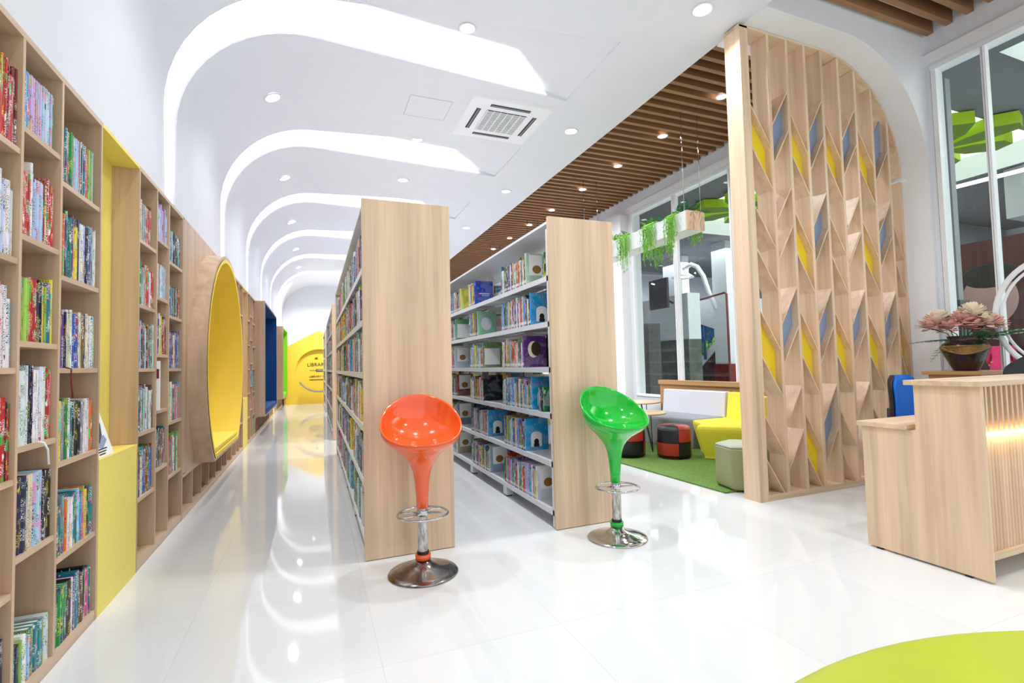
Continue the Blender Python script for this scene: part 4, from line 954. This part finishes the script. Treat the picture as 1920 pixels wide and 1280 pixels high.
def fern(y, label, mat='leaf', n=16, L=.3, seed=1, up=.35):
    rnd = random.Random(seed); q = MB()
    for k in range(n):
        a = 2*PI*k/n+rnd.uniform(-.2, .2); leafblade(q, (4.42, y+rnd.uniform(-.06, .06), 3.02), (math.cos(a)*.55, math.sin(a), rnd.uniform(up*.5, up*1.6)), L*rnd.uniform(.7, 1.15), .055, rnd.uniform(.02, .1))
    tag(q.build('fern', mat), label, 'plant', 'ferns planted in the near planter')
fern(4.98, 'dark green fern at the oak end of the hanging planter', seed=1, up=.5); fern(5.35, 'dark green bushy fern second along the planter', seed=2, n=22, L=.28)
fern(5.62, 'pale lime fern standing up in the planter', 'leaf2', 10, .26, 3, .9); fern(6.1, 'dark green fern above the third trailing plant', seed=4, n=20); fern(6.5, 'small lime fern partly behind the rack end', 'leaf2', 12, .22, 6, .6); fern(6.95, 'dark fern at the far end of the near planter', seed=5)

# ------------------------------------------------------------------ ceiling fittings
def downlight(x, y, z, label, r=.07, grp='round white downlights', power=None, tilt=0):
    t = thing('downlight', label, 'ceiling light', (x, y, z), grp)
    q = MB(); q.lathe([(r, 0), (r+.018, 0), (r+.02, -.006), (r+.004, -.008), (r, -.002)], (x, y, z), 28); tr = q.build('trim_ring', 'white', t)
    q = MB(); q.lathe([(r, -.003), (.002, -.003)], (x, y, z), 28); q.build('lens', 'lamp', tr)
    area_light('lamp', (0, 0, -.012), r*2, LAMP_W if power is None else power, parent=t, spread=math.radians(140))
    t.rotation_euler = (0, tilt, 0)
for i, y in enumerate([5.58, 7.93, 10.31, 12.65, 14.9, 3.23, .88]):  # final pair is out of view, added at the row's pitch to brighten the left
    downlight(-.385, y, 4.035, '%s downlight of the row beside the left curve' % ['nearest', 'second', 'third', 'fourth', 'farthest', 'added unseen overhead', 'added unseen rearmost'][i], grp='downlights along the left curve', tilt=-.39, power=13)
for i, y in enumerate([4.16, 6.5, 8.85, 11.2, 13.5]): downlight(1.31, y, ZC+D-.001, '%s downlight inside the curved ceiling coves' % ['nearest', 'second', 'third', 'fourth', 'fifth'][i], .06, grp='downlights inside the cove recesses')
for i, (x, y) in enumerate([(-.1, 16.9), (1.0, 16.9)]): downlight(x, y, ZC-.001, 'added downlight to brighten the yellow house sign, %s one' % ['left', 'right'][i], grp='added downlights to brighten the house sign', power=60)  # extra pair, added to brighten the house sign and the far end
for i, y in enumerate([3.02, 7.68, 12.3]): downlight(1.31, y, ZC-.001, '%s downlight of the middle row' % ['nearest', 'middle', 'farthest'][i], grp='downlights of the middle row')
for i, y in enumerate([.9, 3.10, 5.38, 7.66, 10.01, 12.4, 14.8]):
    downlight(3.03, y, ZC-.001, '%s downlight beside the slatted ceiling' % (['unseen nearest', 'first', 'second', 'third', 'fourth', 'fifth', 'farthest'][i]), grp='downlights beside the slatted ceiling')
for i, y in enumerate([4.36, 5.43, 6.52, 7.63, 8.88, 10.0, 11.2, 12.4]):
    downlight(4.50, y, 4.303, '%s spotlight in the slatted ceiling' % ORD[i+1].replace('first', 'nearest'), .055, 'spotlights in the slatted ceiling', LAMP_W*.8)
def aircon():
    x0, x1, y0, y1, z = 1.6, 2.58, 4.94, 5.89, ZC; t = thing('air_conditioner', 'white ceiling cassette air conditioner with square grille', 'air conditioner', ((x0+x1)/2, (y0+y1)/2, z))
    cx_, cy_ = (x0+x1)/2, (y0+y1)/2
    q = MB(); q.loft([[(x0, y0, z), (x1, y0, z), (x1, y1, z), (x0, y1, z)], [(x0+.015, y0+.015, z-.03), (x1-.015, y0+.015, z-.03), (x1-.015, y1-.015, z-.03), (x0+.015, y1-.015, z-.03)]], 0, False, (0, 1)); q.build('cover_panel', 'white', t)
    q = MB(); g = .24; q.box(cx_-g, cx_+g, cy_-g, cy_+g, z-.036, z-.03, 1)
    for k in range(17): y = cy_-g+2*g*(k+.25)/17; q.box(cx_-g, cx_+g, y, y+.012, z-.042, z-.034, 0)
    for k in range(7): x = cx_-g+2*g*k/6; q.box(x-.006, x+.006, cy_-g, cy_+g, z-.043, z-.034, 0)
    q.build('grille', ['white', 'black'], t)
    for k, (dx, dy) in enumerate(((0, -1), (0, 1), (-1, 0), (1, 0))):
        a, b = cx_+dx*.345, cy_+dy*.345; q = MB()
        if dx: q.box(a-.025, a+.025, b-.24, b+.24, z-.033, z-.029, 0); q.box(a-.004, a+.006, b-.23, b+.23, z-.037, z-.03, 1)
        else: q.box(a-.24, a+.24, b-.025, b+.025, z-.033, z-.029, 0); q.box(a-.23, a+.23, b-.004, b+.006, z-.037, z-.03, 1)
        q.build('air_vent', ['black', 'greymetal'], t)
aircon()
q = MB()
for a in ((.98, 1.45, 5.2, 5.204), (.98, 1.45, 5.64, 5.644), (.98, .984, 5.2, 5.64), (1.446, 1.45, 5.2, 5.64)): q.box(*a, ZC-.002, ZC+.0005, 1)
q.box(.984, 1.446, 5.204, 5.64, ZC-.0015, ZC+.0005, 0)
tag(q.build('access_panel', ['plaster', 'greymetal']), 'square white access panel in the ceiling left of the air conditioner', 'ceiling panel')

# ------------------------------------------------------------------ beyond the windows: the lobby
ly = MB(); zc = 4.3
holes = [(7.3, 10.8, 3.62, 9.4), (6.6, 10.2, -2.0, 2.72)]
xs = sorted({5.8, 16.5, 7.3, 10.8, 6.6, 10.2}); ys = sorted({-2.2, 19.2, 3.62, 9.4, -2.0, 2.72})
for a, b in zip(xs, xs[1:]):
    for c, d in zip(ys, ys[1:]):
        if any(h[0] <= a and b <= h[1] and h[2] <= c and d <= h[3] for h in holes): continue
        ly.poly([(a, c, zc), (b, c, zc), (b, d, zc), (a, d, zc)])
for h in holes: ly.box(h[0]-.001, h[0], h[2], h[3], zc, 4.7, 1); ly.box(h[1], h[1]+.001, h[2], h[3], zc, 4.7, 1); ly.box(h[0], h[1], h[2]-.001, h[2], zc, 4.7, 1); ly.box(h[0], h[1], h[3], h[3]+.001, zc, 4.7, 1)
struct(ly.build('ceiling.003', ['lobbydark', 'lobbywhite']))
for i, h in enumerate(holes): tag(B(h[0], h[1], h[2], h[3], 4.68, 4.7).build('lobby_light_box', 'lobbycove'), ['bright lobby ceiling light box with green flowers', 'bright lobby ceiling light box nearest the right edge'][i], 'ceiling light')
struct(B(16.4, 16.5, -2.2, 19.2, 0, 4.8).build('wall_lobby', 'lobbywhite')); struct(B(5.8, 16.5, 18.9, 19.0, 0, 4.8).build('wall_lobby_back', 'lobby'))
def ornament(cx_, cy_, R_, label, rot=0):
    t = thing('flower_ornament', label, 'ceiling ornament', (cx_, cy_, 4.1), 'lime flower ornaments on the lobby ceiling')
    for k in range(7):
        a = 2*PI*k/7+rot; n = Vector((math.cos(a), math.sin(a), 0)); s = Vector((-n.y, n.x, 0)); c = Vector((cx_, cy_, 4.12))
        o_ = [c+n*.1, c+n*R_*.55+s*R_*.22, c+n*R_*.95+s*R_*.2, c+n*R_*1.0-s*R_*.05, c+n*R_*.8-s*R_*.2, c+n*R_*.45-s*R_*.15]
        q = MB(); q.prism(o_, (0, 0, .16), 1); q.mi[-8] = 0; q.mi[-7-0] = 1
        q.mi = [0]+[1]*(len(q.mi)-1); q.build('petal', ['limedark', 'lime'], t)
    q = MB(); q.tube([(cx_, cy_, 4.2), (cx_, cy_, 4.68)], .01, 6); q.lathe([(.11, 0), (.11, .16)], (cx_, cy_, 4.12), 16, caps=(1, 1)); q.build('hub', 'lime', t)
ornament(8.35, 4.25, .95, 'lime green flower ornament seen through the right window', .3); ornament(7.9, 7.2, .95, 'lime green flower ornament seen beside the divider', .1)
q = MB(); q.tube([(9.94, 4.9, 3.97), (10.15, 3.3, 3.97)], .03, 8); o = tag(q.build('tube_light', 'tube'), 'long white fluorescent tube hanging in the lobby', 'ceiling light')
B(9.9, 10.2, 3.3, 4.9, 4.02, 4.03).build('lamp_body', 'lobbydark', o) if 0 else None
area_light('lobby_fill_light', (8.5, 1.5, 4.1), 2.5, OUT_W, sizey=6); area_light('lobby_fill_light', (11.5, 9, 4.1), 4, OUT_W*3, sizey=8)  # added fill lights that brighten the lobby, no fittings of their own
tag(B(6.45, 6.75, 8.46, 8.86, 0, 1.98).build('granite_pillar', 'stone'), 'dark granite pillar outside behind the hanging vines', 'pillar')
tag(B(8.5, 8.9, 9.6, 11.3, 0, 1.71).build('marble_wall', 'marble'), 'low grey-green marble wall outside the far window', 'wall'); tag(B(8.52, 8.9, 9.6, 11.6, 1.71, 2.85).build('parapet', 'lobbywhite'), 'white parapet above the marble wall outside', 'wall')
tag(B(10.12, 10.38, 11.6, 12.45, 0, 4.29).build('white_column', 'lobbywhite'), 'white column rising beside the hanging lamp outside', 'column')
tag(B(7.0, 7.3, 9.0, 9.35, 0, 4.3).build('white_column', 'lobbywhite'), 'slim white column outside left of the dark screen', 'column') if 0 else None
t = thing('wall_screen', 'black screen mounted high outside the far window', 'screen', (7.6, 9.5, 2.4)); B(7.58, 7.64, 9.21, 9.86, 2.42, 3.12).build('panel', 'black', t); q = MB(); q.tube([(7.66, 9.6, 2.7), (7.9, 9.7, 2.7), (8.2, 9.75, 2.6)], .03, 6); q.build('bracket', 'black', t)
tag(B(13, 13.1, 12.6, 15.3, 1.78, 2.5).build('wall_mural', 'lobbyblue'), 'deep blue mural beyond the lobby stairs', 'mural')
rnd = random.Random(11); q = MB()
for k in range(1600): p = Vector((12.5+rnd.uniform(-.3, .3), rnd.uniform(13.0, 14.5), rnd.uniform(.02, 1.85))); v = Vector([rnd.uniform(-.09, .09) for _ in range(3)]); u_ = Vector([rnd.uniform(-.05, .05) for _ in range(3)]); q.poly([p, p+v+u_, p+v*1.8, p+v-u_])
tag(q.build('hedge', 'leaf2'), 'bright green shrubs outside below the blue mural', 'shrub', kind='stuff')
tag(B(11, 11.2, 10.2, 12.6, 0, 1.06).build('red_wall', 'darkred'), 'dark red low wall beyond the far window', 'wall')
t = thing('lobby_column', 'white square column with red base beyond the far window', 'column', (10.1, 10.05, 0)); B(10, 10.3, 9.8, 10.3, 1.07, 4.3).build('shaft', 'lobbywhite', t); B(9.97, 10.33, 9.74, 10.33, 0, 1.07).build('base', 'redpaint', t)
q = MB(); q.tube([(9.8, 9.62, 0), (9.8, 9.62, 2.86), (9.8, 9.68, 2.9), (9.8, 11.3, 2.78)], .028, 8); tag(q.build('red_pipe', 'redpaint'), 'red pipe running up and along the lobby ceiling', 'pipe')
t = thing('staircase', 'staircase with dark railing beside the blue mural', 'stairs', (10.6, 11.3, .9))
q = MB(); q.prism([(10.5, 11.75, .95), (10.5, 10.75, 1.75), (10.5, 10.75, 1.5), (10.5, 11.6, .8)], (.9, 0, 0)); q.build('flight', 'lobbywhite', t)
q = MB(); q.prism([(10.52, 11.9, 0), (10.52, 11.6, .8), (10.52, 10.4, 1.75), (10.52, 10.4, 0)], (.6, 0, 0)); q.build('side_panel', 'darkred', t)
q = MB(); q.tube([(10.45, 11.75, 1.3), (10.45, 10.75, 2.1)], .02, 6)
for k in range(9): f = k/8; q.tube([(10.45, 11.75-f, .95+.8*f), (10.45, 11.75-f, 1.3+.8*f)], .012, 5)
q.tube([(10.45, 11.15, 1.2), (10.45, 11.15, 2.6)], .04, 6); q.build('railing', 'lobbyblue', t)
tag(MB().prism([(10.4, 12.4, 2.9), (10.4, 12.4, 2.6), (10.4, 10.4, 1.95), (10.4, 10.4, 2.9)], (1.5, 0, 0)).build('stair_underside', 'lobbywhite'), 'white sloping underside of the upper lobby stair', 'stairs')
t = thing('swan_neck_lamp', 'white swan-neck lamp with wide shade outside the far window', 'lamp', (9.8, 11.0, 2.5))
q = MB(); q.tube([(9.8, 11.02, 3.82), (9.8, 10.85, 3.86), (9.8, 10.62, 3.75), (9.8, 10.4, 3.45), (9.85, 10.28, 3.0), (10.02, 10.2, 2.55)], .06, 10); q.build('arm', 'white', t)
q = MB(); q.lathe([(.06, .26), (.09, .16), (.2, .09), (.31, .0), (.30, -.012), (.19, .06)], (9.8, 11.2, 3.55), 28, caps=(1, 0)); q.tube([(9.8, 11.02, 3.82), (9.8, 11.2, 3.8)], .05, 8); q.build('shade', 'white', t); q = MB(); q.lathe([(.2, .0), (.004, -.012)], (9.8, 11.2, 3.57), 20); q.build('bulb', 'lamp', t)
tag(B(9, 16, 14.5, 14.8, 3.3, 4.29).build('lobby_beam', 'lobbywhite'), 'white beam crossing the lobby beyond the lamp', 'beam')
tag(B(16.25, 16.35, 1.5, 10.6, 0, 3.2).build('backdrop_wall', 'darkred'), 'dark red wall of the lobby seen through the right window', 'wall')
# printed banner: a large face, simplified
t = thing('photo_banner', 'large printed banner of a face hung in the lobby', 'banner', (10, 4.6, 1.5)); B(10, 10.02, 3.3, 5.1, 1.3, 3.0).build('print', 'darkred', t)
q = MB(); q.ball((9.995, 4.45, 2.05), .008, .36, .42, 24, 14); q.build('printed_face', soft('print_skin', (150, 118, 116), .15, 3), t); q = MB(); q.ball((9.99, 4.42, 2.42), .008, .37, .2, 24, 10); q.build('printed_hair', 'black', t)
for k, yy in enumerate((1.9, 4.2, 6.8, 9.6)): tag(B(10.9, 16.2, yy, yy+.35, 3.45, 4.29).build('ceiling_beam', 'lobby'), 'grey beam under the lobby ceiling, %s counted from the right window' % ORD[k+1], 'beam', 'grey beams under the lobby ceiling')
tag(B(5.9, 5.98, 2.86, 3.3, 1.72, 3.97).build('outer_jamb', 'lobby'), 'grey-green pier just outside the right window edge', 'pier')
tag(B(5.85, 6.02, 2.83, 3.1, 0, 1.72).build('granite_pier', 'stone'), 'dark granite base of the pier outside right window', 'pier')
def person(loc, rot, cloth, label, seated=False):
    t = thing('person', label, 'person', (0, 0, 0))
    q = MB(); E = lambda z, rx, ry, y=0: [(rx*math.cos(2*PI*k/16), y+ry*math.sin(2*PI*k/16), z) for k in range(16)]
    z0 = 0 if not seated else -.42
    q.loft([E(z0+.95, .17, .12), E(z0+1.08, .14, .10), E(z0+1.25, .17, .11), E(z0+1.38, .19, .10), E(z0+1.43, .13, .08), E(z0+1.46, .055, .055), E(z0+1.53, .05, .05)], 0, True, (1, 1))
    for s in (-1, 1):
        q.tube([(s*.17, 0, z0+1.38), (s*.235, -.0, z0+1.12), (s*.2, -.12, z0+.92)], [.055, .042, .032], 10)
        q.ball((s*.195, -.15, z0+.89), .035, .05, .03)
        if not seated: q.tube([(s*.09, 0, .98), (s*.10, .0, .5), (s*.10, 0, .06)], [.1, .065, .045], 10); q.ball((s*.1, -.06, .04), .045, .11, .04)
        else: q.tube([(s*.09, 0, z0+.95), (s*.1, -.4, z0+.95), (s*.1, -.42, .05)], [.095, .07, .045], 10)
    q.ball((0, -.01, z0+1.62), .078, .095, .115, 16, 12); q.build('body', 'skin', t)
    q = MB(); q.loft([E(z0+.62 if not seated else z0+.9, .235, .17), E(z0+.95, .19, .135), E(z0+1.08, .155, .115), E(z0+1.25, .185, .125), E(z0+1.39, .2, .11), E(z0+1.45, .12, .08)], 0, True, (1, 1))
    for s in (-1, 1): q.tube([(s*.17, 0, z0+1.38), (s*.24, -.0, z0+1.12), (s*.21, -.1, z0+.95)], [.066, .053, .045], 10)
    if not seated: q.loft([E(.1, .2, .16), E(.62, .22, .17)], 0, True, (1, 1))
    q.build('clothing', cloth, t)
    q = MB(); q.ball((0, .02, z0+1.66), .088, .1, .11, 16, 10); q.ball((0, .1, z0+1.70), .05, .05, .05); q.build('hair', 'hair', t)
    t.location = loc; t.rotation_euler = (0, 0, rot)
person((15.2, 6.62, 0), 2.0, 'pinkcloth', 'person in a bright pink dress with hair bun, right window')
person((15.2, 14.3, 0), 1.2, 'pinkcloth', 'person in a long pink dress standing beyond the far window')
person((13.6, 13.3, 0), 2.2, 'greycloth', 'person in grey sitting beyond the far window', True)

q = MB(); q.tube([(-.995, 2.70, 1.232), (-.975, 2.70, 1.225), (-.972, 2.695, 1.16), (-.972, 2.71, 1.10)], .0035, 6); tag(q.build('ribbon_bookmark', 'redpaint'), 'thin red ribbon hanging over shelf edge left of yellow niche', 'ribbon')
q = MB(); q.tube([(-.995, 2.47, .945), (-.975, 2.475, .94), (-.972, 2.50, .91), (-.972, 2.51, .85)], .004, 6); tag(q.build('ribbon_bookmark', 'paper'), 'thin white ribbon hanging over shelf edge below white and navy books', 'ribbon')
